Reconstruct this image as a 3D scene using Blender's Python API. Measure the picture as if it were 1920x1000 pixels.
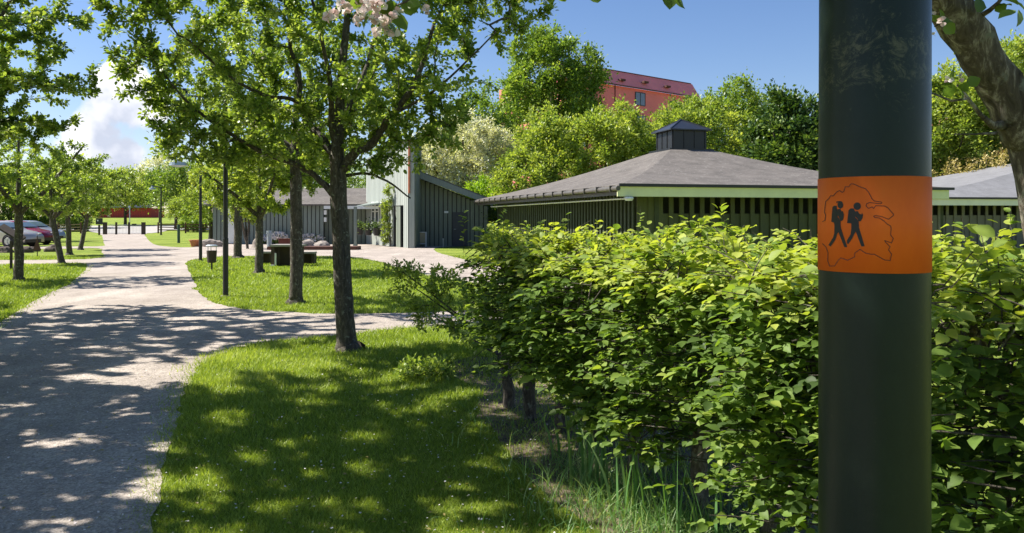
import bpy, bmesh, math, random
import numpy as np
from mathutils import Vector, Matrix
random.seed(7); rng = np.random.default_rng(11)
for o in list(bpy.data.objects): bpy.data.objects.remove(o)
C = bpy.context.scene
COL = C.collection
R = math.radians
# ------------------------------------------------------------------ camera, sky, sun, exposure
F, HY, EYE = 1478.0, 410.0, 1.62
cam = bpy.data.cameras.new('camera'); cam_o = bpy.data.objects.new('camera', cam); COL.objects.link(cam_o)
cam_o.location = (0, 0, EYE); cam_o.rotation_euler = (R(90), 0, 0)
cam.sensor_width = 36; cam.lens = 36*F/1920; cam.shift_y = (HY-500)/1920
cam.clip_start = 0.05; cam.clip_end = 3000
C.camera = cam_o
SUN_EL = R(47); SUN_H = Vector((-0.98, 0.20, 0)).normalized()
SUN = Vector((SUN_H.x*math.cos(SUN_EL), SUN_H.y*math.cos(SUN_EL), math.sin(SUN_EL)))
W = bpy.data.worlds.new('World'); C.world = W; W.use_nodes = True
nt = W.node_tree; nt.nodes.clear()
def N(nt, t, **kw):
    n = nt.nodes.new(t)
    for k, v in kw.items(): setattr(n, k, v)
    return n
wo = N(nt, 'ShaderNodeOutputWorld'); bg = N(nt, 'ShaderNodeBackground'); bg.inputs[1].default_value = 0.055
sky = N(nt, 'ShaderNodeTexSky', sky_type='NISHITA', sun_disc=False)
sky.sun_elevation = SUN_EL; sky.sun_rotation = math.atan2(SUN.x, SUN.y)
sky.air_density = 1.0; sky.dust_density = 0.4; sky.ozone_density = 2.5
hs = N(nt, 'ShaderNodeHueSaturation'); hs.inputs['Saturation'].default_value = 1.16; hs.inputs['Value'].default_value = 1.0
sm = N(nt, 'ShaderNodeMix', data_type='RGBA', blend_type='MULTIPLY'); sm.inputs[0].default_value = 1; sm.inputs[7].default_value = (1.30, 1.22, 1.30, 1)
nt.links.new(sky.outputs[0], sm.inputs[6]); nt.links.new(sm.outputs[2], hs.inputs['Color'])
tc = N(nt, 'ShaderNodeTexCoord')
def math_n(nt, op, a, b=None, clamp=False):
    n = N(nt, 'ShaderNodeMath', operation=op); n.use_clamp = clamp
    for i, v in enumerate((a, b)):
        if v is None: continue
        if isinstance(v, (int, float)): n.inputs[i].default_value = v
        else: nt.links.new(v, n.inputs[i])
    return n.outputs[0]
def lobe(px, py, k, amp):
    d = Vector(((px-960)/F, 1, (HY-py)/F)).normalized()
    n = N(nt, 'ShaderNodeVectorMath', operation='DOT_PRODUCT'); nt.links.new(tc.outputs['Generated'], n.inputs[0])
    n.inputs[1].default_value = d
    a = math_n(nt, 'SUBTRACT', 1.0, n.outputs['Value']); a = math_n(nt, 'MULTIPLY', a, -k)
    return math_n(nt, 'MULTIPLY', math_n(nt, 'EXPONENT', a), amp)
nz = N(nt, 'ShaderNodeTexNoise'); nz.inputs['Scale'].default_value = 16; nz.inputs['Detail'].default_value = 9; nz.inputs['Roughness'].default_value = 0.55
nt.links.new(tc.outputs['Generated'], nz.inputs['Vector'])
tot = math_n(nt, 'MULTIPLY', nz.outputs['Fac'], 1.0)
for px, py, k, amp in ((222, 158, 2700, .86), (278, 200, 2000, .80), (175, 235, 3500, .42), (235, 295, 4500, .60), (330, 305, 2500, .45), (150, 300, 1500, .40), (-250, 200, 120, .30), (480, 350, 500, .30)):
    tot = math_n(nt, 'ADD', tot, lobe(px, py, k, amp))
mask = N(nt, 'ShaderNodeMapRange', interpolation_type='SMOOTHSTEP'); nt.links.new(tot, mask.inputs[0])
mask.inputs[1].default_value = .84; mask.inputs[2].default_value = 1.0
nz2 = N(nt, 'ShaderNodeTexNoise'); nz2.inputs['Scale'].default_value = 11; nz2.inputs['Detail'].default_value = 5
nt.links.new(tc.outputs['Generated'], nz2.inputs['Vector'])
cr = N(nt, 'ShaderNodeValToRGB'); nt.links.new(nz2.outputs['Fac'], cr.inputs[0])
cr.color_ramp.elements[0].position = .38; cr.color_ramp.elements[0].color = (6.0, 6.5, 7.8, 1)
cr.color_ramp.elements[1].position = .6; cr.color_ramp.elements[1].color = (13, 12.8, 12.8, 1)
mx = N(nt, 'ShaderNodeMix', data_type='RGBA'); nt.links.new(mask.outputs[0], mx.inputs[0]); nt.links.new(hs.outputs[0], mx.inputs[6]); nt.links.new(cr.outputs[0], mx.inputs[7])
nt.links.new(mx.outputs[2], bg.inputs[0]); nt.links.new(bg.outputs[0], wo.inputs[0])
sl = bpy.data.lights.new('sun', 'SUN'); sl.energy = 5.0; sl.angle = R(0.53); sl.color = (1, .95, .86)
so = bpy.data.objects.new('sun', sl); COL.objects.link(so); so.rotation_euler = (-SUN).to_track_quat('-Z', 'Y').to_euler(); so.location = (-30, 10, 40)
C.view_settings.view_transform = 'Standard'; C.view_settings.look = 'None'; C.view_settings.exposure = 1.05; C.view_settings.gamma = 1
C.render.engine = 'CYCLES'
C.cycles.max_bounces = 8; C.cycles.diffuse_bounces = 3; C.cycles.transmission_bounces = 5; C.cycles.glossy_bounces = 2

# ------------------------------------------------------------------ helpers
def zt(x, y):
    return max(0.0, (y-95))*0.018
def G(px, py):
    Y = F*EYE/(py-HY); return ((px-960)/F*Y, Y)
def P(px, py, Y):
    return Vector(((px-960)/F*Y, Y, EYE+(HY-py)/F*Y))
def setp(o, label=None, cat=None, group=None, kind=None):
    if label: o['label'] = label
    if cat: o['category'] = cat
    if group: o['group'] = group
    if kind: o['kind'] = kind
    return o
def empty(name, loc, label, cat, group=None, rz=0):
    o = bpy.data.objects.new(name, None); COL.objects.link(o); o.location = loc; o.rotation_euler = (0, 0, rz)
    o.empty_display_size = .2
    return setp(o, label, cat, group)
def link(name, me, mat, parent=None):
    if mat and not me.materials: me.materials.append(mat)
    o = bpy.data.objects.new(name, me); COL.objects.link(o)
    if parent: o.parent = parent
    return o
class MB:
    def __init__(s): s.v = []; s.f = []; s.m = []
    def add(s, vs, fs, mi=0):
        b = len(s.v); s.v += [tuple(v) for v in vs]; s.f += [tuple(b+i for i in f) for f in fs]; s.m += [mi]*len(fs)
    def box(s, c, d, u=(1, 0), mi=0, tilt=None):
        ux = Vector((u[0], u[1], 0)).normalized(); uy = Vector((-ux.y, ux.x, 0)); uz = Vector((0, 0, 1)); c = Vector(c)
        vs = [c+ux*(d[0]/2*a)+uy*(d[1]/2*b)+uz*(d[2]/2*e) for e in (-1, 1) for a, b in ((-1, -1), (1, -1), (1, 1), (-1, 1))]
        s.add(vs, [(3, 2, 1, 0), (4, 5, 6, 7), (0, 1, 5, 4), (1, 2, 6, 5), (2, 3, 7, 6), (3, 0, 4, 7)], mi)
    def tube(s, pts, rad, n=8, mi=0, cap=True):
        pts = [Vector(p) for p in pts]; k = len(pts)
        if isinstance(rad, (int, float)): rad = [rad]*k
        ref = None; rings = []
        for i in range(k):
            t = (pts[min(i+1, k-1)]-pts[max(i-1, 0)]).normalized()
            if ref is None: ref = Vector((1, 0, 0)) if abs(t.x) < .8 else Vector((0, 1, 0))
            a = (ref-t*ref.dot(t)).normalized(); b = t.cross(a); ref = a
            rings += [pts[i]+(a*math.cos(2*math.pi*j/n)+b*math.sin(2*math.pi*j/n))*rad[i] for j in range(n)]
        fs = [(i*n+j, i*n+(j+1) % n, (i+1)*n+(j+1) % n, (i+1)*n+j) for i in range(k-1) for j in range(n)]
        if cap: fs += [tuple(range(n))[::-1], tuple(range((k-1)*n, k*n))]
        s.add(rings, fs, mi)
    def bar(s, a, b, w, h, mi=0):
        a = Vector(a); b = Vector(b); t = (b-a).normalized(); up = Vector((0, 0, 1))
        if abs(t.z) > .95: up = Vector((0, 1, 0))
        x = t.cross(up).normalized()*w/2; y = x.cross(t).normalized()*h/2
        vs = [p+x*i+y*j for p in (a, b) for i, j in ((-1, -1), (1, -1), (1, 1), (-1, 1))]
        s.add(vs, [(3, 2, 1, 0), (4, 5, 6, 7), (0, 1, 5, 4), (1, 2, 6, 5), (2, 3, 7, 6), (3, 0, 4, 7)], mi)
    def prism(s, poly, t, mi=0):
        """poly: list of 3D points, extruded by vector t"""
        n = len(poly); t = Vector(t); a = [Vector(p) for p in poly]; b = [p+t for p in a]
        s.add(a+b, [tuple(range(n))[::-1], tuple(range(n, 2*n))]+[(i, (i+1) % n, n+(i+1) % n, n+i) for i in range(n)], mi)
    def build(s, name, mat, parent=None, smooth=False, bevel=0):
        me = bpy.data.meshes.new(name); me.from_pydata(s.v, [], s.f)
        mats = mat if isinstance(mat, (list, tuple)) else ([mat, M['gap']] if max(s.m) == 1 else [mat])
        for m in mats: me.materials.append(m)
        bm = bmesh.new(); bm.from_mesh(me)
        for f, mi in zip(bm.faces, s.m): f.material_index = mi
        bmesh.ops.recalc_face_normals(bm, faces=bm.faces)
        if bevel: bmesh.ops.bevel(bm, geom=list(bm.edges), offset=bevel, segments=2, affect='EDGES', clamp_overlap=True)
        bm.to_mesh(me); bm.free()
        if smooth:
            for p in me.polygons: p.use_smooth = True
        o = bpy.data.objects.new(name, me); COL.objects.link(o)
        if parent: o.parent = parent
        return o
def np_mesh(name, V, T, mat, parent=None, tint=None, smooth=False):
    """V (n,3) floats, T (m,k) ints"""
    me = bpy.data.meshes.new(name); k = T.shape[1]
    me.vertices.add(len(V)); me.vertices.foreach_set('co', np.asarray(V, np.float32).ravel())
    me.loops.add(T.size); me.loops.foreach_set('vertex_index', T.astype(np.int32).ravel())
    me.polygons.add(len(T)); me.polygons.foreach_set('loop_start', np.arange(0, T.size, k, dtype=np.int32))
    me.polygons.foreach_set('loop_total', np.full(len(T), k, np.int32))
    if smooth: me.polygons.foreach_set('use_smooth', np.ones(len(T), bool))
    me.update(calc_edges=True)
    if tint is not None:
        a = me.attributes.new('tint', 'FLOAT', 'POINT'); a.data.foreach_set('value', np.asarray(tint, np.float32))
    me.validate()
    return link(name, me, mat, parent)

# ------------------------------------------------------------------ materials
def new_mat(name):
    m = bpy.data.materials.new(name); m.use_nodes = True; t = m.node_tree; t.nodes.clear()
    out = N(t, 'ShaderNodeOutputMaterial'); p = N(t, 'ShaderNodeBsdfPrincipled'); t.links.new(p.outputs[0], out.inputs[0])
    return m, t, p, out
def ramp(t, fac, cols):
    r = N(t, 'ShaderNodeValToRGB'); t.links.new(fac, r.inputs[0]); e = r.color_ramp.elements
    while len(e) < len(cols): e.new(.5)
    for i, (pos, c) in enumerate(cols): e[i].position = pos; e[i].color = (*c, 1)
    return r.outputs[0]
def noise(t, scale, detail=5, rough=.6, coord='Object', stretch=None, dist=0):
    c = N(t, 'ShaderNodeTexCoord'); n = N(t, 'ShaderNodeTexNoise'); n.inputs['Scale'].default_value = scale
    n.inputs['Detail'].default_value = detail; n.inputs['Roughness'].default_value = rough; n.inputs['Distortion'].default_value = dist
    src = c.outputs[coord]
    if stretch:
        mp = N(t, 'ShaderNodeMapping'); mp.inputs['Scale'].default_value = stretch; t.links.new(src, mp.inputs[0]); src = mp.outputs[0]
    t.links.new(src, n.inputs['Vector']); return n.outputs['Fac']
def bump(t, p, h, strength, dist=.02):
    b = N(t, 'ShaderNodeBump'); b.inputs['Strength'].default_value = strength; b.inputs['Distance'].default_value = dist
    t.links.new(h, b.inputs['Height']); t.links.new(b.outputs[0], p.inputs['Normal'])
def simple(name, c, rough=.7, scale=6, var=.18, metal=0, bmp=.15, stretch=None, dirt=None):
    m, t, p, _ = new_mat(name)
    n = noise(t, scale, 6, .65, stretch=stretch)
    lo = tuple(x*(1-var) for x in c); hi = tuple(min(1, x*(1+var)) for x in c)
    cols = [(.3, lo), (.7, hi)]
    col = ramp(t, n, cols)
    if dirt:
        n2 = noise(t, scale*.35, 7, .7); mm = N(t, 'ShaderNodeMix', data_type='RGBA')
        f = ramp(t, n2, [(.5, (0, 0, 0)), (.68, (1, 1, 1))]); t.links.new(f, mm.inputs[0]); t.links.new(col, mm.inputs[6]); mm.inputs[7].default_value = (*dirt, 1)
        col = mm.outputs[2]
    t.links.new(col, p.inputs['Base Color']); p.inputs['Roughness'].default_value = rough; p.inputs['Metallic'].default_value = metal
    if bmp: bump(t, p, n, bmp)
    return m
def leaf_mat(name, dark, mid, light, trans=.42, gloss=.38, tc_=(1.5, 1.5, .55)):
    m, t, p, out = new_mat(name)
    a = N(t, 'ShaderNodeAttribute', attribute_name='tint')
    col = ramp(t, a.outputs['Fac'], [(0, dark), (.5, mid), (1, light)])
    t.links.new(col, p.inputs['Base Color']); p.inputs['Roughness'].default_value = gloss
    p.inputs['Specular IOR Level'].default_value = .32
    tr = N(t, 'ShaderNodeBsdfTranslucent'); g = N(t, 'ShaderNodeMix', data_type='RGBA', blend_type='MULTIPLY'); g.inputs[0].default_value = 1
    t.links.new(col, g.inputs[6]); g.inputs[7].default_value = (*tc_, 1); t.links.new(g.outputs[2], tr.inputs[0])
    mx = N(t, 'ShaderNodeMixShader'); mx.inputs[0].default_value = trans
    t.links.new(p.outputs[0], mx.inputs[1]); t.links.new(tr.outputs[0], mx.inputs[2]); t.links.new(mx.outputs[0], out.inputs[0])
    return m
M = {}
M['apple'] = leaf_mat('apple_leaf', (.07, .13, .028), (.22, .31, .065), (.46, .52, .17))
M['hedge'] = leaf_mat('hedge_leaf', (.05, .09, .02), (.165, .26, .05), (.42, .47, .09), trans=.42, gloss=.55)
M['fresh'] = leaf_mat('fresh_leaf', (.10, .17, .03), (.27, .35, .07), (.46, .50, .14))
M['lime'] = leaf_mat('lime_leaf', (.14, .26, .02), (.28, .44, .04), (.44, .58, .07))
M['dark'] = leaf_mat('dark_leaf', (.02, .05, .016), (.07, .13, .03), (.22, .30, .07), trans=.3)
M['willow'] = leaf_mat('pale_leaf', (.28, .31, .18), (.62, .62, .47), (.90, .88, .78), trans=.25)
M['maple'] = leaf_mat('maple_leaf', (.06, .12, .025), (.18, .28, .05), (.36, .44, .09), trans=.35)
M['brown'] = leaf_mat('brown_leaf', (.22, .18, .06), (.42, .34, .12), (.6, .5, .22), trans=.25)
M['petal'] = leaf_mat('petal', (.80, .56, .55), (.86, .78, .76), (.90, .88, .86), trans=.3, gloss=.6, tc_=(1, .93, .9))
M['blade'] = leaf_mat('grass_blade', (.11, .17, .02), (.27, .36, .05), (.46, .52, .13), trans=.35, gloss=.5)
M['reed'] = leaf_mat('reed_blade', (.06, .14, .04), (.13, .26, .08), (.42, .50, .22), trans=.3, gloss=.4)
def bark_mat(name, c1, c2, c3, sc=9):
    m, t, p, _ = new_mat(name)
    n = noise(t, sc, 9, .72, stretch=(1.6, 1.6, .45), dist=.6)
    n2 = noise(t, sc*.8, 4, .6)
    col = ramp(t, n, [(.33, c1), (.52, c2), (.66, c3)])
    li = ramp(t, n2, [(.58, (0, 0, 0)), (.66, (1, 1, 1))])
    mm = N(t, 'ShaderNodeMix', data_type='RGBA'); t.links.new(li, mm.inputs[0]); t.links.new(col, mm.inputs[6]); mm.inputs[7].default_value = (.22, .22, .17, 1)
    t.links.new(mm.outputs[2], p.inputs['Base Color']); p.inputs['Roughness'].default_value = .9
    bump(t, p, n, .9, .03); return m
M['bark'] = bark_mat('bark', (.025, .02, .015), (.085, .07, .052), (.17, .145, .11), 22)
M['bark_near'] = bark_mat('bark_near', (.035, .025, .018), (.14, .11, .08), (.52, .46, .38), 16)
M['bark_far'] = simple('bark_far', (.07, .055, .04), .9, 4)
# ground
def ground_mat():
    m, t, p, _ = new_mat('turf')
    n = noise(t, .35, 6, .6); n2 = noise(t, 9, 6, .7); n3 = noise(t, 60, 3, .7)
    c = ramp(t, n, [(.35, (.15, .21, .03)), (.5, (.21, .28, .045)), (.65, (.27, .33, .06))])
    d = ramp(t, n2, [(.3, (.55, .55, .5)), (.7, (1.35, 1.3, 1.3))])
    mm = N(t, 'ShaderNodeMix', data_type='RGBA', blend_type='MULTIPLY'); mm.inputs[0].default_value = .8
    t.links.new(c, mm.inputs[6]); t.links.new(d, mm.inputs[7])
    t.links.new(mm.outputs[2], p.inputs['Base Color']); p.inputs['Roughness'].default_value = .95; p.inputs['Specular IOR Level'].default_value = .1
    bump(t, p, n3, .8, .04); return m
M['turf'] = ground_mat()
def gravel_mat():
    m, t, p, _ = new_mat('gravel')
    n = noise(t, .5, 6, .65); n2 = noise(t, 45, 5, .75)
    c = N(t, 'ShaderNodeTexCoord'); v = N(t, 'ShaderNodeTexVoronoi'); v.inputs['Scale'].default_value = 70; t.links.new(c.outputs['Object'], v.inputs['Vector'])
    n = math_n(t, 'ADD', math_n(t, 'ADD', math_n(t, 'MULTIPLY', n, .4), math_n(t, 'MULTIPLY', noise(t, 2.3, 7, .7, dist=1.5), .3)), math_n(t, 'MULTIPLY', noise(t, 1.6, 4, .6, stretch=(1, .10, 1)), .3)); a = ramp(t, n, [(.36, (.30, .255, .222)), (.5, (.41, .355, .31)), (.62, (.54, .47, .41))])
    b = ramp(t, n2, [(.3, (.45, .45, .45)), (.55, (1, 1, 1)), (.75, (1.35, 1.33, 1.3))])
    mm = N(t, 'ShaderNodeMix', data_type='RGBA', blend_type='MULTIPLY'); mm.inputs[0].default_value = .8
    t.links.new(a, mm.inputs[6]); t.links.new(b, mm.inputs[7])
    vr = ramp(t, v.outputs['Color'], [(.2, (.7, .7, .7)), (.8, (1.2, 1.2, 1.2))])
    m2 = N(t, 'ShaderNodeMix', data_type='RGBA', blend_type='MULTIPLY'); m2.inputs[0].default_value = .8
    t.links.new(mm.outputs[2], m2.inputs[6]); t.links.new(vr, m2.inputs[7])
    t.links.new(m2.outputs[2], p.inputs['Base Color']); p.inputs['Roughness'].default_value = .95; p.inputs['Specular IOR Level'].default_value = .15
    bump(t, p, v.outputs['Distance'], .5, .01); return m
M['gravel'] = gravel_mat()
M['asphalt'] = simple('pale_asphalt', (.36, .34, .32), .95, 3, .1)
M['soil'] = simple('soil', (.11, .08, .058), .98, 14, .55, bmp=.9, dirt=(.22, .17, .12))
M['stone'] = simple('stone', (.28, .24, .21), .9, 7, .3, bmp=.6)
M['darkstone'] = simple('dark_stone', (.10, .075, .06), .95, 7, .35, bmp=.6)
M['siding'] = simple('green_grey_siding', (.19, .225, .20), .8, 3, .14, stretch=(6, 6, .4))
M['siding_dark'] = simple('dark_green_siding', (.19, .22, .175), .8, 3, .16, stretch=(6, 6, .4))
M['siding_pale'] = simple('pale_tower_siding', (.34, .37, .335), .8, 3, .14, stretch=(6, 6, .4))  # paler than the other siding, for tower wall and corner column
M['gap'] = simple('shaded_gap_backing', (.045, .05, .045), .9, 5, .1, bmp=0)  # darkened backing: the groove shade between boards is put into its colour
M['olive'] = simple('olive_boards', (.085, .095, .036), .75, 3, .16, stretch=(6, 6, .4))
M['olive_dark'] = simple('olive_slats', (.05, .062, .03), .75, 3, .16)
M['greybrown'] = simple('greybrown_slats', (.17, .16, .125), .8, 3, .12)
M['limewood'] = simple('lime_fascia', (.74, .76, .43), .6, 2, .06, bmp=.03)
M['creamwood'] = simple('cream_fascia', (.78, .76, .60), .6, 2, .06, bmp=.03)
M['black'] = simple('black_metal', (.012, .012, .013), .4, 5, .2, bmp=.05)
M['darkmetal'] = simple('dark_sheet_metal', (.022, .025, .032), .35, 2, .3, metal=.0, bmp=.05)
M['gutter'] = simple('grey_brown_gutter', (.10, .09, .075), .5, 4, .25, metal=.2, bmp=.05)
M['white'] = simple('white_paint', (.75, .76, .74), .6, 4, .07)
M['redwood'] = simple('red_painted_wood', (.42, .05, .045), .8, 3, .12, stretch=(6, 6, .3))
M['redwall'] = simple('red_facade', (.80, .22, .21), .8, .5, .07)  # red raised so the shaded apartment wall reads as sunlit
M['redroof'] = simple('red_roof', (.82, .25, .24), .7, .6, .1)
M['rail'] = simple('weathered_rail_wood', (.30, .20, .12), .9, 6, .3, stretch=(1, 1, 3))
M['railred'] = simple('dark_fence_wood', (.10, .045, .03), .9, 6, .3)
M['glass'] = simple('window_glass', (.03, .04, .05), .08, 2, .1, bmp=0)
M['glassblue'] = simple('car_glass', (.10, .15, .19), .05, 2, .1, bmp=0)
M['tyre'] = simple('tyre_rubber', (.015, .015, .015), .8, 5, .2)
M['rim'] = simple('alloy_rim', (.5, .5, .5), .3, 5, .1, metal=.8, bmp=0)
M['silver'] = simple('silver_paint', (.50, .46, .41), .28, 2, .03, metal=.5, bmp=0)
M['maroon'] = simple('maroon_paint', (.22, .012, .03), .25, 2, .05, metal=.2, bmp=0)
M['bluegrey'] = simple('bluegrey_paint', (.30, .33, .40), .28, 2, .05, metal=.4, bmp=0)
M['lamp'] = simple('headlight_glass', (.7, .72, .72), .1, 3, .05, bmp=0)
M['terracotta'] = simple('terracotta', (.45, .16, .08), .85, 6, .15)
M['brick'] = simple('dark_red_brick', (.13, .04, .03), .9, 18, .4, bmp=.4)
M['galv'] = simple('galvanised_steel', (.42, .47, .50), .45, 5, .12, metal=.5)
M['greenpost'] = simple('green_post_paint', (.03, .07, .05), .5, 5, .15)
M['beige'] = simple('beige_board', (.42, .37, .24), .7, 5, .1)
M['board'] = simple('brown_board', (.05, .035, .025), .8, 6, .2)
M['dull'] = simple('plank_grey', (.30, .28, .25), .85, 8, .15)
def roof_mat(name, c1, c2, spot):
    m, t, p, _ = new_mat(name)
    n = noise(t, 1.3, 8, .75); n2 = noise(t, 7, 8, .8); n3 = noise(t, 90, 2, .6)
    a = ramp(t, n, [(.35, c1), (.65, c2)])
    f = ramp(t, n2, [(.57, (0, 0, 0)), (.66, (.9, .9, .9))])
    mm = N(t, 'ShaderNodeMix', data_type='RGBA'); t.links.new(f, mm.inputs[0]); t.links.new(a, mm.inputs[6]); mm.inputs[7].default_value = (*spot, 1)
    t.links.new(mm.outputs[2], p.inputs['Base Color']); p.inputs['Roughness'].default_value = .92
    bump(t, p, n3, .3, .01); return m
M['roof'] = roof_mat('bitumen_roof', (.080, .070, .062), (.150, .132, .117), (.40, .39, .35))
M['roof2'] = roof_mat('grey_bitumen_roof', (.15, .15, .155), (.21, .21, .22), (.30, .30, .30))

# ------------------------------------------------------------------ ground, paths
def smooth_poly(pts, n=6, jit=.0):
    out = []; k = len(pts)
    for i in range(k):
        p0, p1, p2, p3 = (np.array(pts[(i+j-1) % k]) for j in range(4))
        for s in range(n):
            t = s/n
            q = .5*((2*p1)+(-p0+p2)*t+(2*p0-5*p1+4*p2-p3)*t*t+(-p0+3*p1-3*p2+p3)*t**3)
            if jit: q = q+rng.normal(0, jit*min(1, q[1]/8 if q[1] > 0 else 1), 2)
            out.append((float(q[0]), float(q[1])))
    return out
def pip(poly, X, Y):
    inside = np.zeros(X.shape, bool); p = np.array(poly); j = len(p)-1
    for i in range(len(p)):
        xi, yi = p[i]; xj, yj = p[j]
        c = ((yi > Y) != (yj > Y)) & (X < (xj-xi)*(Y-yi)/(yj-yi+1e-12)+xi)
        inside ^= c; j = i
    return inside
# one ground sheet to the horizon (rising gently beyond the gate)
xs = np.concatenate([np.linspace(-1500, -150, 10)[:-1], np.linspace(-150, 150, 31), np.linspace(150, 1500, 10)[1:]])
ys = np.concatenate([np.linspace(-60, 90, 16), np.linspace(95, 300, 15), np.linspace(350, 2500, 12)])
XX, YY = np.meshgrid(xs, ys); ZZ = np.minimum(np.maximum(0, YY-95)*.018, 3.4)
nx = len(xs); idx = np.arange(len(ys)*nx).reshape(len(ys), nx)
T = np.stack([idx[:-1, :-1], idx[:-1, 1:], idx[1:, 1:], idx[1:, :-1]], -1).reshape(-1, 4)
g = np_mesh('ground', np.stack([XX.ravel(), YY.ravel(), ZZ.ravel()], 1), T, M['turf']); setp(g, 'green grassy ground of the park', None, None, 'structure')
outer = [(-1.0, -4), (-1.75, 1.5)]+[G(*q) for q in ((268, 1080), (285, 1000), (303, 900), (328, 800), (345, 740), (372, 690), (420, 662), (500, 643), (640, 630), (760, 617), (870, 612), (980, 604), (1060, 596), (1090, 560), (1080, 510), (1020, 498), (900, 492), (850, 482), (815, 471), (830, 464), (930, 460), (800, 458), (640, 456), (396, 456), (372, 463), (330, 464), (290, 459), (276, 448), (271, 441), (270, 437), (193, 437), (192, 443), (194, 455), (190, 462), (100, 462.5), (-150, 462), (-420, 462), (-420, 468), (-100, 467), (100, 467), (182, 466), (190, 473), (186, 484), (100, 488), (-200, 489), (-200, 498), (60, 496), (150, 494), (160, 505), (135, 530), (100, 547), (60, 569), (0, 606), (-150, 700), (-420, 930))]+[(-5.6, 1), (-5.6, -4)]
holeB = [G(*q) for q in ((350, 493), (372, 486), (420, 482), (520, 480), (640, 482), (700, 489), (745, 502), (800, 517), (900, 533), (1020, 540), (1060, 560), (1000, 578), (870, 584), (760, 588), (640, 590), (560, 588), (480, 583), (425, 575), (388, 562), (366, 540), (358, 515))]
OUT = smooth_poly(outer, 7, .022); HOL = smooth_poly(holeB, 8, .035)
bm = bmesh.new(); loops = []
for poly in (OUT, HOL):
    vs = [bm.verts.new((x, y, .012)) for x, y in poly]
    loops += [bm.edges.new((vs[i], vs[(i+1) % len(vs)])) for i in range(len(vs))]
bmesh.ops.triangle_fill(bm, use_beauty=True, use_dissolve=False, edges=loops)
for f in bm.faces:
    if f.normal.z < 0: f.normal_flip()
me = bpy.data.meshes.new('path'); bm.to_mesh(me); bm.free()
setp(link('path', me, M['gravel']), 'pinkish grey gravel path with branches round the lawns', None, None, 'structure')
# road beyond the gate
mb = MB(); pr = None
for i in range(9):
    Y = 86+i*4.5; w0 = -45.0-i*2.9; w1 = -39.3-i*1.4
    if i == 8: w1 = -38
    mb.v += [(w0-(i > 3)*6, Y, zt(0, Y)+.03), (w1+(i > 3)*14, Y, zt(0, Y)+.03)]
mb.f = [(2*i, 2*i+1, 2*i+3, 2*i+2) for i in range(8)]; mb.m = [0]*8
setp(mb.build('road', M['asphalt']), 'pale road seen beyond the gate', None, None, 'structure')
# bare soil under the hedge
soil = smooth_poly([(-.75, 8.6), (-.35, 7.5), (-.30, 6.6), (-.1, 5.9), (.05, 5.2), (.22, 4.6), (.5, 3.9), (.8, 3.3), (1.2, 2.4), (2.6, 1.6), (2.4, 3.2), (1.8, 4.8), (1.1, 6.2), (.7, 7.6), (.2, 8.8), (-.4, 9.2)], 5, .03)
bm = bmesh.new(); vs = [bm.verts.new((x, y, .010)) for x, y in soil]; f = bm.faces.new(vs); f.normal_update()
if f.normal.z < 0: f.normal_flip()
bmesh.ops.triangulate(bm, faces=bm.faces); me = bpy.data.meshes.new('soil_bed'); bm.to_mesh(me); bm.free()
setp(link('soil_bed', me, M['soil']), 'bare brown soil under the hedge', None, None, 'structure')

# ------------------------------------------------------------------ foliage tools
LEAF2 = (np.array([(0, 0, 0), (-.30, .45, .10), (.30, .45, .10), (0, 1, -.05)]), np.array([(0, 2, 3), (0, 3, 1)]))
LEAF6 = (np.array([(0, 0, 0), (-.27, .30, .07), (.27, .30, .07), (-.25, .70, .06), (.25, .70, .06), (0, 1.03, -.06)]), np.array([(0, 2, 1), (1, 2, 4), (1, 4, 3), (3, 4, 5)]))
LEAF8 = (np.array([(0, 0, 0), (-.27, .22, .07), (.27, .22, .07), (-.36, .52, .10), (.36, .52, .10), (-.20, .82, .03), (.20, .82, .03), (0, 1.04, -.12), (0, .25, 0), (0, .55, -.01), (0, .82, -.05)]),
         np.array([(0, 2, 8), (0, 8, 1), (8, 2, 4), (8, 4, 9), (1, 8, 9), (1, 9, 3), (9, 4, 6), (9, 6, 10), (3, 9, 10), (3, 10, 5), (10, 6, 7), (5, 10, 7)]))
def unit(a): return a/np.maximum(1e-9, np.linalg.norm(a, axis=-1, keepdims=True))
def leaves(Pn, D, size, width=.9, up=.5, tmpl=LEAF2, r=rng):
    """place leaf templates: Pn positions, D directions, size array"""
    n = len(Pn); d = unit(D)
    nrm = r.normal(0, 1, (n, 3)); nrm[:, 2] = np.abs(nrm[:, 2])+up*2; nrm = nrm-d*(nrm*d).sum(1, keepdims=True); nrm = unit(nrm)
    s = np.cross(d, nrm); tv, tf = tmpl; sz = size[:, None, None]
    V = Pn[:, None, :]+sz*(tv[None, :, 0:1]*width*s[:, None, :]+tv[None, :, 1:2]*d[:, None, :]+tv[None, :, 2:3]*nrm[:, None, :])
    T = tf[None]+(np.arange(n)*len(tv))[:, None, None]
    return V.reshape(-1, 3), T.reshape(-1, 3), len(tv)
def in_ellipsoids(n, ells, r, shell=.0, lumps=0):
    """ells: list of (cx,cy,cz,rx,ry,rz,weight)"""
    w = np.array([e[6] for e in ells], float); w /= w.sum(); k = r.choice(len(ells), n, p=w)
    E = np.array([e[:6] for e in ells])[k]
    d = unit(r.normal(0, 1, (n, 3))); rad = r.uniform(shell, 1, (n, 1))**(1/2.4)
    return E[:, :3]+d*rad*E[:, 3:]
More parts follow.
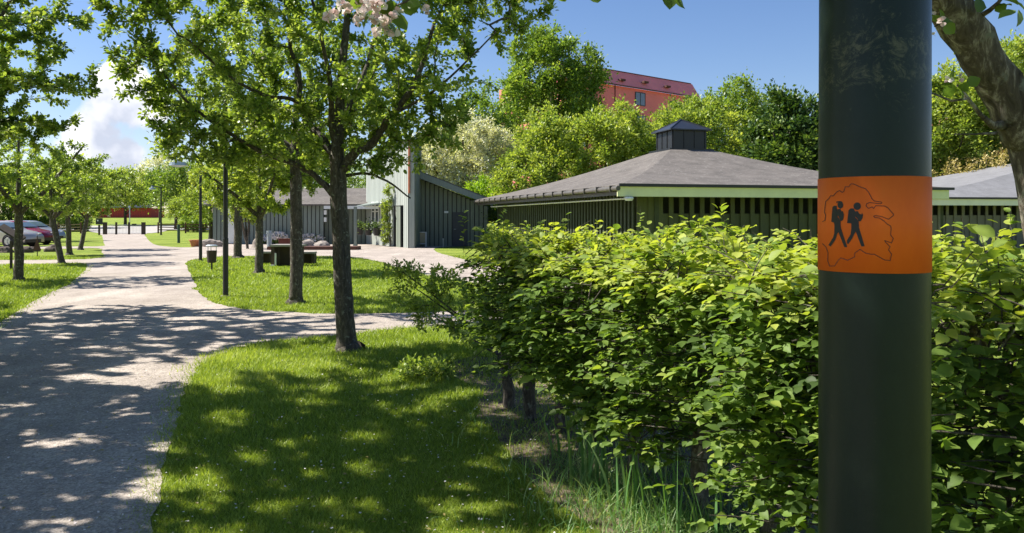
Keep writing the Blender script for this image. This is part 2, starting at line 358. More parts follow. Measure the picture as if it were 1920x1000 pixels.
def grow(init, attract, r, seg=.28, wob=.10, sag=.0):
    """init: list of polylines [(pos,radius)...]; returns node arrays"""
    pos = []; par = []; rmin = []; 
    for pl in init:
        prev = -1
        if pos:
            A = np.array(pos); d = np.linalg.norm(A-np.array(pl[0][0]), axis=1); prev = int(d.argmin())
            pl = pl[1:] if d.min() < .05 else pl
        for p, rr in pl:
            pos.append(tuple(p)); par.append(prev); rmin.append(rr); prev = len(pos)-1
    n0 = len(pos); buf = np.zeros((n0+len(attract)*8+10, 3)); buf[:n0] = pos; n = n0
    d0 = np.array([np.min(np.linalg.norm(buf[:n0]-a, axis=1)) for a in attract])
    start = 1 if n0 > 1 else 0
    zmin = pos[0][2]
    for i in np.argsort(d0):
        a = attract[i]; dd = buf[:n]-a; dist = np.linalg.norm(dd, axis=1)
        cost = dist+np.maximum(0, buf[:n, 2]-a[2])*.6; cost[0] += 3
        j = int(cost.argmin()); L = dist[j]
        k = int(min(7, max(2, round(L/seg)))); b = buf[j]
        for s in range(1, k+1):
            t = s/k; q = b+(a-b)*t+np.array([0, 0, 1])*math.sin(t*math.pi)*L*.12-np.array([0, 0, sag*t*t])
            if s < k: q = q+r.normal(0, wob*L/k*1.2, 3)
            buf[n] = q; par.append(j); rmin.append(0); j = n; n += 1
    return buf[:n].copy(), np.array(par), np.array(rmin), n0
def radii(par, rmin, rt=.0035, ex=2.4):
    n = len(par); acc = np.zeros(n); R_ = np.zeros(n)
    for i in range(n-1, -1, -1):
        v = acc[i]**(1/ex) if acc[i] > 0 else rt
        R_[i] = max(v, rmin[i], rt) if rmin[i] == 0 else rmin[i]
        if par[i] >= 0: acc[par[i]] += max(v, rt)**ex
    return R_
def skeleton_mesh(name, pos, par, R_, mat, parent, rcut=0, flare=None, r=rng, lump=.0):
    n = len(par); kids = [[] for _ in range(n)]
    for i in range(n):
        if par[i] >= 0: kids[par[i]].append(i)
    V = []; Fq = []; cnt = 0; stack = [(0, None)]
    while stack:
        s, p = stack.pop(); chain = ([p] if p is not None else [])+[s]; c = s
        while kids[c]:
            ks = sorted(kids[c], key=lambda q: -R_[q]); 
            for q in ks[1:]: stack.append((q, c))
            c = ks[0]; chain.append(c)
        rr = [R_[q] for q in chain]
        if p is not None: rr[0] = min(R_[p], rr[1]*1.25)
        if rcut:
            while len(chain) > 1 and rr[-1] < rcut: chain.pop(); rr.pop()
        if len(chain) < 2: continue
        mxr = max(rr); ns = 14 if mxr > .09 else 9 if mxr > .04 else 6 if mxr > .015 else 4 if mxr > .006 else 3
        pts = pos[chain]; ref = None
        for i in range(len(chain)):
            t = pts[min(i+1, len(pts)-1)]-pts[max(0, i-1)]; t = t/max(1e-9, np.linalg.norm(t))
            if ref is None: ref = np.array([1., 0, 0]) if abs(t[0]) < .8 else np.array([0, 1., 0])
            a = ref-t*ref.dot(t); a /= max(1e-9, np.linalg.norm(a)); b = np.cross(t, a); ref = a
            ang = np.arange(ns)*2*math.pi/ns
            rad = rr[i]*(1+(r.normal(0, lump, ns) if lump and rr[i] > .03 else 0))
            V.append(pts[i]+(np.cos(ang)*rad)[:, None]*a+(np.sin(ang)*rad)[:, None]*b)
        for i in range(len(chain)-1):
            o1 = cnt+i*ns; o2 = o1+ns; j = np.arange(ns); j2 = (j+1) % ns
            Fq.append(np.stack([o1+j, o1+j2, o2+j2, o2+j], 1))
        cnt += len(chain)*ns
    return np_mesh(name, np.concatenate(V), np.concatenate(Fq), mat, parent, smooth=True)
def fine(pl, k=4, wob=.015, r=rng):
    """subdivide a polyline of (x,y,z,r) with catmull-rom"""
    a = np.array(pl, float); out = []
    for i in range(len(a)-1):
        p0, p1, p2, p3 = a[max(0, i-1)], a[i], a[i+1], a[min(len(a)-1, i+2)]
        for s in range(k):
            t = s/k; q = .5*((2*p1)+(-p0+p2)*t+(2*p0-5*p1+4*p2-p3)*t*t+(-p0+3*p1-3*p2+p3)*t**3)
            if i+s > 0: q[:3] += r.normal(0, wob*min(1, q[3]*12), 3)
            out.append((q[:3], float(q[3])))
    out.append((a[-1][:3], float(a[-1][3]))); return out
def make_tree(name, base, limbs, ells, n_att, n_leaf, leaf_size, lmat, bmat, label, cat='tree', group=None, seed=1,
              shell=.25, spread=.05, twig_r=.0035, up=.5, blossom=0, seg=.28, rleaf=.012, width=.9, lump=.05, keep=None, tmpl=LEAF2, hang=0., sag=0.):
    """limbs/ells in coordinates relative to base"""
    r = np.random.default_rng(seed)
    root = empty(name, base, label, cat, group)
    init = [fine(l, 4, .02 if i_ else .006, r) for i_, l in enumerate(limbs)]
    att = in_ellipsoids(n_att, ells, r, shell)
    if keep is not None: att = att[keep(att)]
    pos, par, rmin, n0 = grow(init, att, r, seg=seg, sag=sag)
    R_ = radii(par, rmin, twig_r)
    if keep is not None:   # prune growth
        kp = keep(pos); kp[:n0] = True; mp = -np.ones(len(par), int); sel = []
        for i in range(len(par)):
            if kp[i] and (par[i] < 0 or mp[par[i]] >= 0): mp[i] = len(sel); sel.append(i)
        sel = np.array(sel); pos = pos[sel]; R_ = R_[sel]; par = np.array([mp[q] if q >= 0 else -1 for q in par[sel]])
    skeleton_mesh('trunk', pos, par, R_, bmat, root, r=r, lump=lump)
    e = np.arange(n0, len(par)); e = e[(R_[e] < rleaf)]
    pl = par[e]; a = pos[pl]; b = pos[e]; L = np.linalg.norm(b-a, axis=1)
    w = L/L.sum()
    clump = r.uniform(.35, 1.6, len(e))**1.3; w = w*clump; w /= w.sum()
    k = r.choice(len(e), n_leaf, p=w); t = r.uniform(0, 1, (n_leaf, 1))
    ed = unit(b[k]-a[k]); off = unit(r.normal(0, 1, (n_leaf, 3)))
    Pn = a[k]+(b[k]-a[k])*t+off*np.abs(r.normal(0, spread, (n_leaf, 1)))
    D = ed*.6+off*1.0+np.array([0, 0, .15-hang])+r.normal(0, .35, (n_leaf, 3))
    sz = leaf_size*r.uniform(.6, 1.25, n_leaf)
    if keep is not None:
        q = keep(Pn); Pn = Pn[q]; D = D[q]; sz = sz[q]; k = k[q]
    cl = r.normal(0, .16, len(e))[k]
    tint = np.clip(r.normal(.5, .18, len(Pn))+cl, 0, 1)
    nb = int(blossom*len(Pn))
    V, T, m = leaves(Pn[nb:], D[nb:], sz[nb:], width, up, r=r, tmpl=tmpl)
    np_mesh('crown', V, T, lmat, root, np.repeat(tint[nb:], m))
    if nb:
        kb = r.choice(len(Pn), max(4, nb//7)); c = np.repeat(Pn[kb], 7, axis=0)+r.normal(0, leaf_size*.5, (len(kb)*7, 3))
        V, T, m = leaves(c, r.normal(0, 1, c.shape), np.full(len(c), leaf_size*.62), 1.6, .3, r=r)
        np_mesh('blossom', V, T, M['petal'], root, np.repeat(r.uniform(.3, 1, len(c)), m))
    return root
def copy_tree(o, loc, label, rz=0, sc=1.0, szc=None, group=None):
    c = o.copy(); COL.objects.link(c); c.location = loc; c.rotation_euler = (0, 0, rz); c.scale = (sc, sc, szc or sc); c['label'] = label
    if group: c['group'] = group
    for ch in list(o.children):
        d = ch.copy(); COL.objects.link(d); d.parent = c
        for g2 in list(ch.children):
            e = g2.copy(); COL.objects.link(e); e.parent = d
    return c
GA = 'apple trees along the gravel path'
def rel(b, *pts):
    """polyline from picture points (px,py,depth,radius) relative to base"""
    return [tuple(P(px, py, Y)-Vector(b))+(rr,) for px, py, Y, rr in pts]

# ------------------------------------------------------------------ marker pole (nearest thing)
DP = .80; PC = Vector(((1637.5-960)/F*DP, DP)); PR = 102.6/F*DP*.985*math.cos(math.atan(677/F))**.5
m, t, p, _ = new_mat('pole_green_paint')
n = noise(t, 7, 8, .75, stretch=(1, 1, .5)); n2 = noise(t, 60, 9, .85, dist=1.0)
c1 = ramp(t, n, [(.35, (.006, .015, .011)), (.6, (.012, .024, .017)), (.75, (.026, .036, .022))])
sep = N(t, 'ShaderNodeSeparateXYZ'); tcx = N(t, 'ShaderNodeTexCoord'); t.links.new(tcx.outputs['Object'], sep.inputs[0])
d1 = math_n(t, 'SUBTRACT', sep.outputs['Z'], 1.775); d1 = math_n(t, 'MULTIPLY', d1, d1); d1 = math_n(t, 'MULTIPLY', d1, -420.)
g1 = math_n(t, 'MULTIPLY', math_n(t, 'EXPONENT', d1), .13)
f1 = math_n(t, 'ADD', n2, g1); fr = ramp(t, f1, [(.62, (0, 0, 0)), (.74, (1, 1, 1))])
mm = N(t, 'ShaderNodeMix', data_type='RGBA'); t.links.new(fr, mm.inputs[0]); t.links.new(c1, mm.inputs[6]); mm.inputs[7].default_value = (.10, .10, .055, 1)
t.links.new(mm.outputs[2], p.inputs['Base Color']); p.inputs['Roughness'].default_value = .36; p.inputs['Specular IOR Level'].default_value = .3; bump(t, p, n2, .25, .0008)
M['pole'] = m
pole = empty('marker_pole', (PC.x, PC.y, 0), 'dark green steel pole in the near foreground with an orange hiking sticker', 'pole')
mb = MB(); NS = 96
mb.tube([(0, 0, 0), (0, 0, .9), (.0, 0, 1.2), (.0, 0, 1.62), (.002, 0, 2.4), (.004, 0, 4.6)], [PR, PR, PR, PR, PR*.995, PR*.9], NS)
o = mb.build('pole_tube', M['pole'], pole, smooth=True)
mb = MB(); mb.tube([(0, 0, -.02), (0, 0, .05), (0, 0, .055)], [PR*1.5, PR*1.5, PR*1.1], 32); mb.build('base_collar', M['black'], pole)
def on_pole(px, py, rad):
    dx, dy, dz = (px-960)/F, 1.0, (HY-py)/F
    a = dx*dx+dy*dy; b = -2*(dx*PC.x+dy*PC.y); c = PC.x**2+PC.y**2-rad*rad
    disc = max(0, b*b-4*a*c); s = (-b-math.sqrt(disc))/(2*a)
    return Vector((dx*s-PC.x, dy*s-PC.y, EYE+dz*s))
m, t, p, _ = new_mat('orange_vinyl')
n = noise(t, 16, 8, .7, stretch=(1, 1, .35)); n2 = noise(t, 60, 6, .7)
c1 = ramp(t, n, [(.35, (.92, .155, .018)), (.55, (.98, .185, .02)), (.75, (.93, .21, .03))])
fr = ramp(t, n2, [(.68, (0, 0, 0)), (.80, (.5, .5, .5))]); mm = N(t, 'ShaderNodeMix', data_type='RGBA'); t.links.new(fr, mm.inputs[0]); t.links.new(c1, mm.inputs[6]); mm.inputs[7].default_value = (.25, .12, .05, 1)
t.links.new(mm.outputs[2], p.inputs['Base Color']); p.inputs['Roughness'].default_value = .62; p.inputs['Specular IOR Level'].default_value = .2
M['orange'] = m
M['ink'] = simple('black_ink', (.012, .010, .010), .5, 30, .2, bmp=0)
M['inkred'] = simple('dark_red_ink', (.11, .012, .008), .5, 30, .2, bmp=0)
ztop = EYE+(HY-330)/F*(DP-PR); zbot = EYE+(HY-513.5)/F*(DP-PR)
mb = MB(); vs = []
for z_, rr in ((zbot, PR), (zbot, PR+.0006), (ztop, PR+.0006), (ztop, PR)):
    vs += [(math.cos(2*math.pi*j/NS)*rr, math.sin(2*math.pi*j/NS)*rr, z_) for j in range(NS)]
mb.add(vs, [(i*NS+j, i*NS+(j+1) % NS, (i+1)*NS+(j+1) % NS, (i+1)*NS+j) for i in range(3) for j in range(NS)])
stk = mb.build('trail_sticker', M['orange'], pole, smooth=False)
for pgn in stk.data.polygons: pgn.use_smooth = (pgn.index >= NS and pgn.index < 2*NS)
def decal(name, polys, mat, label=None, off=.0010):
    bm = bmesh.new()
    for poly in polys:
        vs = [bm.verts.new((x, -y, 0)) for x, y in poly]; es = [bm.edges.new((vs[i], vs[(i+1) % len(vs)])) for i in range(len(vs))]
        bmesh.ops.triangle_fill(bm, use_beauty=True, use_dissolve=False, edges=es)
    for _ in range(2): bmesh.ops.subdivide_edges(bm, edges=list(bm.edges), cuts=1, use_grid_fill=True)
    bmesh.ops.triangulate(bm, faces=bm.faces)
    for v in bm.verts: v.co = on_pole(v.co.x, -v.co.y, PR+off)
    for f in bm.faces:
        f.normal_update()
        if f.normal.dot(Vector((f.calc_center_median().x, f.calc_center_median().y, 0))) < 0: f.normal_flip()
    me = bpy.data.meshes.new(name); bm.to_mesh(me); bm.free()
    o = link(name, me, mat, stk)
    if label: o['label'] = label
    return o
S1 = 8.93
def za(*pts): return [(1530+x/S1, 325+y/S1) for x, y in pts]
def zb(*pts): return [(1530+x/S1, 415+y/S1) for x, y in pts]
def disc(cx, cy, rx, ry, n=18): return [(cx+rx*math.cos(2*math.pi*i/n), cy+ry*math.sin(2*math.pi*i/n)) for i in range(n)]
h1 = [za(*disc(408, 530, 47, 62)), za((335, 482), (360, 470), (412, 466), (412, 482), (372, 486), (345, 500)),
      za((345, 545), (298, 545), (275, 570), (255, 815), (302, 828), (372, 800), (352, 610)),
      za((356, 605), (400, 595), (432, 640), (450, 640), (468, 690), (455, 770), (435, 800), (410, 800), (392, 760), (375, 720), (356, 700)),
      za((372, 740), (410, 800), (412, 900), (365, 930), (312, 900), (300, 830), (340, 780)),
      zb((310, 60), (412, 60), (418, 130), (378, 185), (352, 215), (330, 300), (245, 425), (206, 402), (285, 275), (305, 200)),
      zb((345, 130), (418, 120), (520, 425), (520, 436), (475, 436), (375, 185))]
h2 = [za(*disc(690, 553, 62, 64)),
      za((630, 590), (580, 590), (545, 620), (520, 835), (590, 840), (660, 780), (655, 640)),
      za((640, 640), (700, 635), (725, 680), (760, 690), (770, 665), (788, 700), (778, 750), (750, 805), (715, 805), (690, 760), (660, 730)),
      za((650, 730), (715, 800), (722, 900), (690, 935), (600, 900), (585, 838), (620, 780)),
      zb((590, 60), (715, 60), (722, 120), (670, 170), (640, 215), (610, 280), (540, 385), (522, 372), (515, 325), (580, 220), (590, 130)),
      zb((650, 130), (722, 110), (812, 415), (806, 424), (760, 424), (670, 185))]
decal('hiker_symbol', h1, M['ink'], 'left hiker with a bun and a backpack'); decal('hiker_symbol', h2, M['ink'], 'right hiker with a round head and a backpack')
line = za((108, 812), (150, 790), (160, 700), (140, 655), (150, 560), (160, 475), (215, 425), (245, 378), (285, 382), (350, 310), (395, 292), (440, 322), (468, 300), (490, 225), (545, 230), (585, 178), (630, 180), (740, 230), (830, 260), (880, 320), (940, 430), (975, 465), (1090, 482), (1105, 500), (1080, 512), (900, 492), (850, 510), (838, 550), (880, 590), (940, 565), (965, 592), (1000, 545), (1150, 550), (1205, 580), (1300, 690), (1290, 715), (1215, 772), (1110, 730), (1000, 708), (965, 722), (985, 742), (1060, 750), (1140, 800), (1190, 850), (1250, 885))
line += zb((1260, 120), (1250, 230), (1295, 290), (1265, 365), (1150, 325), (1165, 350), (1240, 430), (1215, 480), (1265, 550), (1245, 660), (1150, 650), (980, 555), (920, 555), (830, 535), (735, 472), (650, 535), (645, 600), (530, 655), (415, 615), (375, 650), (310, 750), (225, 752), (195, 660), (200, 530), (165, 430), (110, 378))
def stroke(pts, w):
    out = []
    for (x0, y0), (x1, y1) in zip(pts, pts[1:]):
        L = math.hypot(x1-x0, y1-y0)+1e-6; ex, ey = (x1-x0)/L*w*.35, (y1-y0)/L*w*.35; nx_, ny_ = -(y1-y0)/L*w/2, (x1-x0)/L*w/2
        out.append([(x0-ex+nx_, y0-ey+ny_), (x1+ex+nx_, y1+ey+ny_), (x1+ex-nx_, y1+ey-ny_), (x0-ex-nx_, y0-ey-ny_)])
    return out
mb = MB()
for i, q in enumerate(stroke(line, 1.35)):
    mb.add([on_pole(x, y, PR+.0009+(i % 3)*.0001) for x, y in q], [(0, 1, 2, 3)])
o = mb.build('map_outline', M['inkred'], stk); o['label'] = 'thin dark red outline of a region'

# ------------------------------------------------------------------ apple trees
def clip_view(margin=0, ymax=99):
    return None
bM = Vector((*G(650, 655), 0))
mtree = make_tree('apple_tree', bM,
    [rel(bM, (653, 668, 9.66, .24), (652, 657, 9.66, .165), (650, 640, 9.68, .128), (645, 560, 9.7, .110), (640, 450, 9.7, .105), (634, 340, 9.7, .098), (633, 290, 9.7, .085), (636, 230, 9.75, .065), (640, 150, 9.8, .05), (648, 60, 9.8, .042), (655, -40, 9.8, .03), (660, -150, 9.9, .012)),
     rel(bM, (634, 310, 9.7, .06), (612, 275, 9.75, .058), (585, 240, 9.9, .045), (562, 195, 10.0, .036), (564, 150, 10, .03), (545, 90, 10, .025), (540, 20, 10, .02), (530, -80, 10, .01)),
     rel(bM, (585, 240, 9.9, .03), (555, 190, 9.8, .028), (500, 180, 9.5, .024), (440, 150, 9.2, .018), (370, 90, 9, .012)),
     rel(bM, (636, 325, 9.7, .07), (665, 290, 9.6, .06), (705, 260, 9.5, .048), (735, 215, 9.4, .042), (775, 165, 9.3, .034), (800, 90, 9.3, .025), (830, 10, 9.4, .018)),
     rel(bM, (735, 215, 9.4, .02), (800, 180, 9.2, .018), (860, 130, 9.0, .012), (930, 60, 8.9, .008)),
     rel(bM, (633, 290, 9.7, .05), (622, 230, 9.6, .04), (618, 150, 9.3, .03), (600, 60, 9.0, .02), (570, -60, 8.8, .012)),
     rel(bM, (632, 370, 9.7, .055), (600, 340, 9.75, .04), (560, 310, 9.8, .036), (500, 290, 9.7, .03), (430, 250, 9.4, .022), (350, 190, 9.2, .014), (270, 90, 9.1, .008)),
     rel(bM, (636, 335, 9.7, .03), (680, 325, 9.9, .018), (725, 340, 10, .014), (770, 372, 10, .009)),
     rel(bM, (633, 290, 9.75, .05), (650, 220, 10.2, .04), (690, 120, 10.8, .03), (720, 0, 11.3, .02))],
    [(.55, -.2, 2.45, .55, .5, .35, .55), (1.05, -.3, 2.75, .5, .5, .4, .5), (-1.6, -.1, 2.5, .8, .7, .3, 1.0), (2.3, -.6, 4.6, .6, .6, .5, .7), (-2.35, -.3, 3.3, .5, .5, .5, .6), (-2.5, -.3, 4.3, .7, .6, .5, .8), (-.2, 0, 3.9, 2.0, 1.9, 1.7, 5), (-1.5, -.2, 3.6, 1.45, 1.2, 1.3, 3), (1.3, -.3, 4.1, 1.1, 1.1, 1.1, 2), (-1.0, 0, 2.7, 1.1, 1.0, .55, 1.6), (.5, 0, 3.0, 1.2, .9, .7, 1.1), (.4, .3, 5.2, 1.6, 1.5, 1.0, 2), (2.0, -.4, 4.4, .6, .7, .6, .5)],
    980, 70000, .057, M['apple'], M['bark'], 'apple tree with forked trunk standing on the grass by the path fork, nearest whole tree', 'tree', GA, seed=5, blossom=.006, shell=.15, spread=.045, tmpl=LEAF6, width=1.1)

def small_tree(base, h_fork, top, rx, seed, label, lm='apple', natt=260, nleaf=16000, ls=.07, lean=(0, 0), rt=.11, group=GA, bmat='bark', blossom=0, ry=None, zlo=None, name='apple_tree', ells=None, fork=3, keep=None, tmpl=LEAF2):
    r = random.Random(seed); ry = ry or rx
    lx, ly = lean; zl = zlo if zlo is not None else h_fork*.9
    zc = (top+zl)/2; rz = (top-zl)/2
    limbs = [[(0, 0, -.06, rt*1.9), (0, 0, .03, rt*1.4), (lx*.05, ly*.05, .16, rt*1.05), (lx*.5, ly*.5, h_fork*.5, rt*.95), (lx, ly, h_fork, rt*.85), (lx*1.2, ly*1.2, (h_fork+zc)/2, rt*.5), (lx*1.4, ly*1.4, zc+rz*.5, rt*.22)]]
    a0 = r.uniform(0, 6)
    for i in range(fork):
        a = a0+i*2*math.pi/fork+r.uniform(-.4, .4); q = r.uniform(.55, .7)
        limbs.append([(lx, ly, h_fork, rt*.6), (lx+math.cos(a)*rx*.25, ly+math.sin(a)*ry*.25, h_fork+(zc-h_fork)*.45, rt*.45), (lx+math.cos(a)*rx*q, ly+math.sin(a)*ry*q, zc+rz*r.uniform(-.1, .3), rt*.2)])
    E = ells or [(lx, ly, zc, rx*.85, ry*.85, rz*.9, 5)]+[(lx+r.uniform(-.6, .6)*rx, ly+r.uniform(-.6, .6)*ry, zc+r.uniform(-.55, .45)*rz, rx*.42, ry*.42, rz*.42, 1) for _ in range(6)]
    return make_tree(name, base, limbs, E, natt, nleaf, ls, M[lm], M[bmat], label, 'tree', group, seed=seed, blossom=blossom, shell=.15, spread=ls*.7, twig_r=.004, rleaf=.016, lump=.04, keep=keep, tmpl=tmpl, width=1.2)
t2 = small_tree((*G(555, 570), 0), 2.9, 5.6, 2.6, 21, 'straight trunked apple tree behind the black lamp post on the middle lawn', nleaf=34000, natt=500, ls=.066, rt=.12, zlo=2.2)
t3 = small_tree((*G(486, 513), 0), 1.6, 4.4, 2.1, 22, 'small apple tree with pale bark beside the picnic table', 'fresh', nleaf=22000, natt=300, ls=.09, rt=.12)
t4 = small_tree((*G(446, 484), 0), 2.0, 5.0, 2.4, 23, 'apple tree at the back edge of the middle lawn near the bin', 'fresh', nleaf=16000, natt=240, ls=.11, rt=.16)
# left row
la = small_tree((-9.6, 12.2, 0), 1.9, 6.8, 3.6, 31, 'big leafy apple tree cut off by the left edge of the photo', nleaf=92000, natt=1000, ls=.068, rt=.13, zlo=2.0, tmpl=LEAF6)
l1 = small_tree((*G(35, 527), 0), 1.75, 4.6, 2.5, 32, 'forked apple tree in front of the silver car', nleaf=22000, natt=360, ls=.08, rt=.11)
l2 = small_tree((*G(115, 495), 0), 1.6, 4.3, 2.2, 33, 'dark trunked apple tree between the two strips of gravel on the left', nleaf=15000, natt=280, ls=.095, rt=.11, lean=(-.3, 0), blossom=.01)
l3 = copy_tree(l2, (*G(130, 478), 0), 'leaning apple tree just behind the dark trunked one left of the path', 1.9, 1.05, group=GA)
l4 = copy_tree(l2, (*G(151, 469), 0), 'low branching apple tree nearest the black gate sign', 4.0, 1.0, group=GA)
l5 = copy_tree(t4, (*G(97, 452), 0), 'far apple tree by the rail fence beyond the cars', 2.2, .85, group=GA)
# shading trees left of the frame
def out_of_view(base):
    base = np.array(base)
    def k(p):
        q = p+base; Y = np.maximum(q[:, 1], .01); px = 960+q[:, 0]/Y*F; py = HY-(q[:, 2]-EYE)/Y*F
        return ~((q[:, 1] > .2) & (px > -40) & (px < 1960) & (py > -40) & (py < 1040))
    return k
sb = (-6.3, 6.6, 0)
s1 = small_tree(sb, 2.2, 6.6, 3.3, 71, 'apple tree beyond the left edge of the photo that shades the near lawn', nleaf=64000, natt=950, ls=.078, rt=.13, zlo=2.6, keep=out_of_view(sb), tmpl=LEAF6, lean=(.3, 0))
sb = (-5.2, 1.2, 0)
s2 = small_tree(sb, 2.2, 6.3, 3.2, 72, 'apple tree beside the photographer that shades the gravel', nleaf=62000, natt=900, ls=.078, rt=.13, zlo=2.8, keep=out_of_view(sb), tmpl=LEAF6)
sb = (-11.2, 8.6, 0)
s4 = copy_tree(s1, (-10.9, 7.4, 0), 'apple tree farther left of the photo behind the shading one', 1.3, 1.0, 1.0, GA)
s3 = copy_tree(la, (-15.9, 14.2, 0), 'outer apple tree beyond the left edge of the photo', .7, .95, .95, GA)

# the apple tree leaning in from the right, over the camera
bR = Vector((1.98, 2.74, 0))
def keepR(p):
    q = p+np.array(bR); Y = np.maximum(q[:, 1], .01); px = 960+q[:, 0]/Y*F; py = HY-(q[:, 2]-EYE)/Y*F
    return ~((q[:, 1] > .3) & (px > 60) & (px < 1960) & (py > -30) & (py < 1040))
rt_ = make_tree('apple_tree', bR,
    [[(0.06, 0, -.05, .11), (.05, 0, .1, .085), (0.0, 0, .8, .075)]+rel(bR, (1945, 330, 2.7, .07), (1912, 240, 2.68, .067), (1858, 130, 2.64, .067), (1783, 20, 2.6, .066), (1725, -80, 2.5, .058), (1640, -260, 2.2, .045), (1400, -700, 1.7, .03)),
     rel(bR, (1783, 20, 2.6, .03), (1830, -120, 2.7, .03), (1900, -300, 2.8, .02), (1950, -500, 3.0, .012)),
     rel(bR, (1640, -220, 2.2, .03), (1500, -260, 2.4, .026), (1250, -240, 2.7, .018), (900, -220, 3.0, .01)),
     [(-2.3, -1.6, 3.2, .02), (-2.6, -2.0, 3.6, .02), (-3.2, -2.8, 3.9, .01)]],
    [(-2.4, -1.2, 3.5, 2.2, 1.9, .75, 4), (-3.3, -.8, 3.3, 1.3, 1.6, .6, 3), (-.2, -.8, 3.7, 1.6, 1.5, .8, 2)],
    480, 27000, .060, M['apple'], M['bark_near'], 'near apple tree whose lichened limb leans in at the upper right corner', 'tree', GA, seed=9, blossom=.01, keep=keepR, shell=.15, lump=.05, tmpl=LEAF6)

# near twigs and blossoms of that tree which dip into the picture
def sprig(name, parent, pts, leavesxy, leaf_size, petals=(), r=np.random.default_rng(77)):
    mb = MB(); b = parent.location
    for pl in pts: mb.tube([Vector(q[:3])-b for q in fine(pl_abs(pl), 4, 0)] if False else [P(*q[:3])-b for q in pl], [q[3] for q in pl], 7)
    mb.build('twig', M['bark_near'], parent, smooth=True)
    gl = []
    for q in sorted(leavesxy):
        if gl and q[0]-gl[-1][-1][0] < 34: gl[-1].append(q)
        else: gl.append([q])
    for leavesxy in gl:
        Pn = np.array([P(x, y, Y)-b for x, y, Y, a in leavesxy]); A = np.array([math.radians(a) for *_, a in leavesxy])
        D = np.stack([np.cos(A), r.normal(0, .35, len(A)), np.sin(A)], 1)
        V, T, m = leaves(Pn, D, leaf_size*r.uniform(.8, 1.2, len(Pn)), 1.35, .0, LEAF8, r)
        np_mesh('leaf_cluster', V, T, M['apple'], parent, np.repeat(r.uniform(0, .35, len(Pn)), m), smooth=True)
    if petals:
        c = []; D = []; sz = []
        for x, y, Y, k, s in petals:
            c0 = np.array(P(x, y, Y)-b)
            for j in range(k):
                d = unit(r.normal(0, 1, 3)); c.append(c0+d*s*.1); D.append(d); sz.append(s)
        c = np.array(c); V, T, m = leaves(c, np.array(D), np.array(sz), 1.7, .2, LEAF8, r)
        np_mesh('blossom', V, T, M['petal'], parent, np.repeat(r.uniform(0, 1, len(c)), m), smooth=True)
rs = np.random.default_rng(3)
petals = [(700+rs.normal(0, 30), 14+rs.normal(0, 18), 1.9+rs.normal(0, .03), 8, .014) for _ in range(46)]+[(735+rs.normal(0, 10), 60, 1.9, 5, .015) for _ in range(2)]
lv = [(690, 0, 1.9, 200), (715, 10, 1.88, -20), (745, 20, 1.9, -70), (750, 12, 1.9, 10), (740, 5, 1.9, -110), (725, 38, 1.9, -60), (765, 0, 1.9, -30), (720, -10, 1.9, 150), (700, 20, 1.85, 240), (1115, -18, 2.2, -80), (1262, -22, 2.0, -100), (1268, -16, 2.0, -70), (1050, -20, 2.3, -60)]
sprig('s', rt_, [[(1640, -255, 2.2, .012), (1300, -170, 2.1, .009), (1000, -50, 2.0, .006), (830, -14, 1.92, .004), (770, 0, 1.9, .003), (735, 14, 1.9, .002)],
                 [(1300, -120, 2.1, .005), (1262, -40, 2.0, .002)], [(1100, -80, 2.2, .004), (1115, -15, 2.2, .002)],
                 [(1885, 235, 2.66, .02), (1862, 236, 2.62, .013), (1838, 215, 2.6, .007), (1815, 185, 2.58, .006), (1795, 160, 2.57, .004)],
                 [(1815, 185, 2.58, .005), (1785, 190, 2.56, .004), (1748, 175, 2.55, .003)],
                 [(1868, 250, 2.62, .006), (1830, 252, 2.6, .003), (1790, 252, 2.58, .002)],
                 [(1830, 35, 2.6, .01), (1855, 20, 2.55, .008), (1872, 5, 2.5, .006), (1890, -20, 2.5, .005)],
                 [(1790, 62, 2.5, .006), (1770, 42, 2.45, .003), (1752, 50, 2.45, .002)]],
      lv+[(1795, 165, 2.57, 200), (1798, 160, 2.55, -20), (1790, 158, 2.57, 100), (1800, 170, 2.55, -60), (1785, 162, 2.55, 170), (1812, 160, 2.57, 30), (1768, 42, 2.45, 20), (1766, 40, 2.44, 100), (1770, 46, 2.43, -40), (1765, 44, 2.45, 150), (1872, 8, 2.5, -40), (1868, 12, 2.5, 10), (1880, 0, 2.5, -10), (1850, 15, 2.5, 160), (1905, 5, 2.4, -60), (1910, 18, 2.4, -90), (1905, 20, 2.4, 200)], .046,
      petals+[(1768, 40, 2.4, 5, .016), (1752, 66, 2.43, 5, .013), (1748, 28, 2.45, 5, .014), (1778, 150, 2.56, 6, .016), (1800, 146, 2.56, 6, .015)])

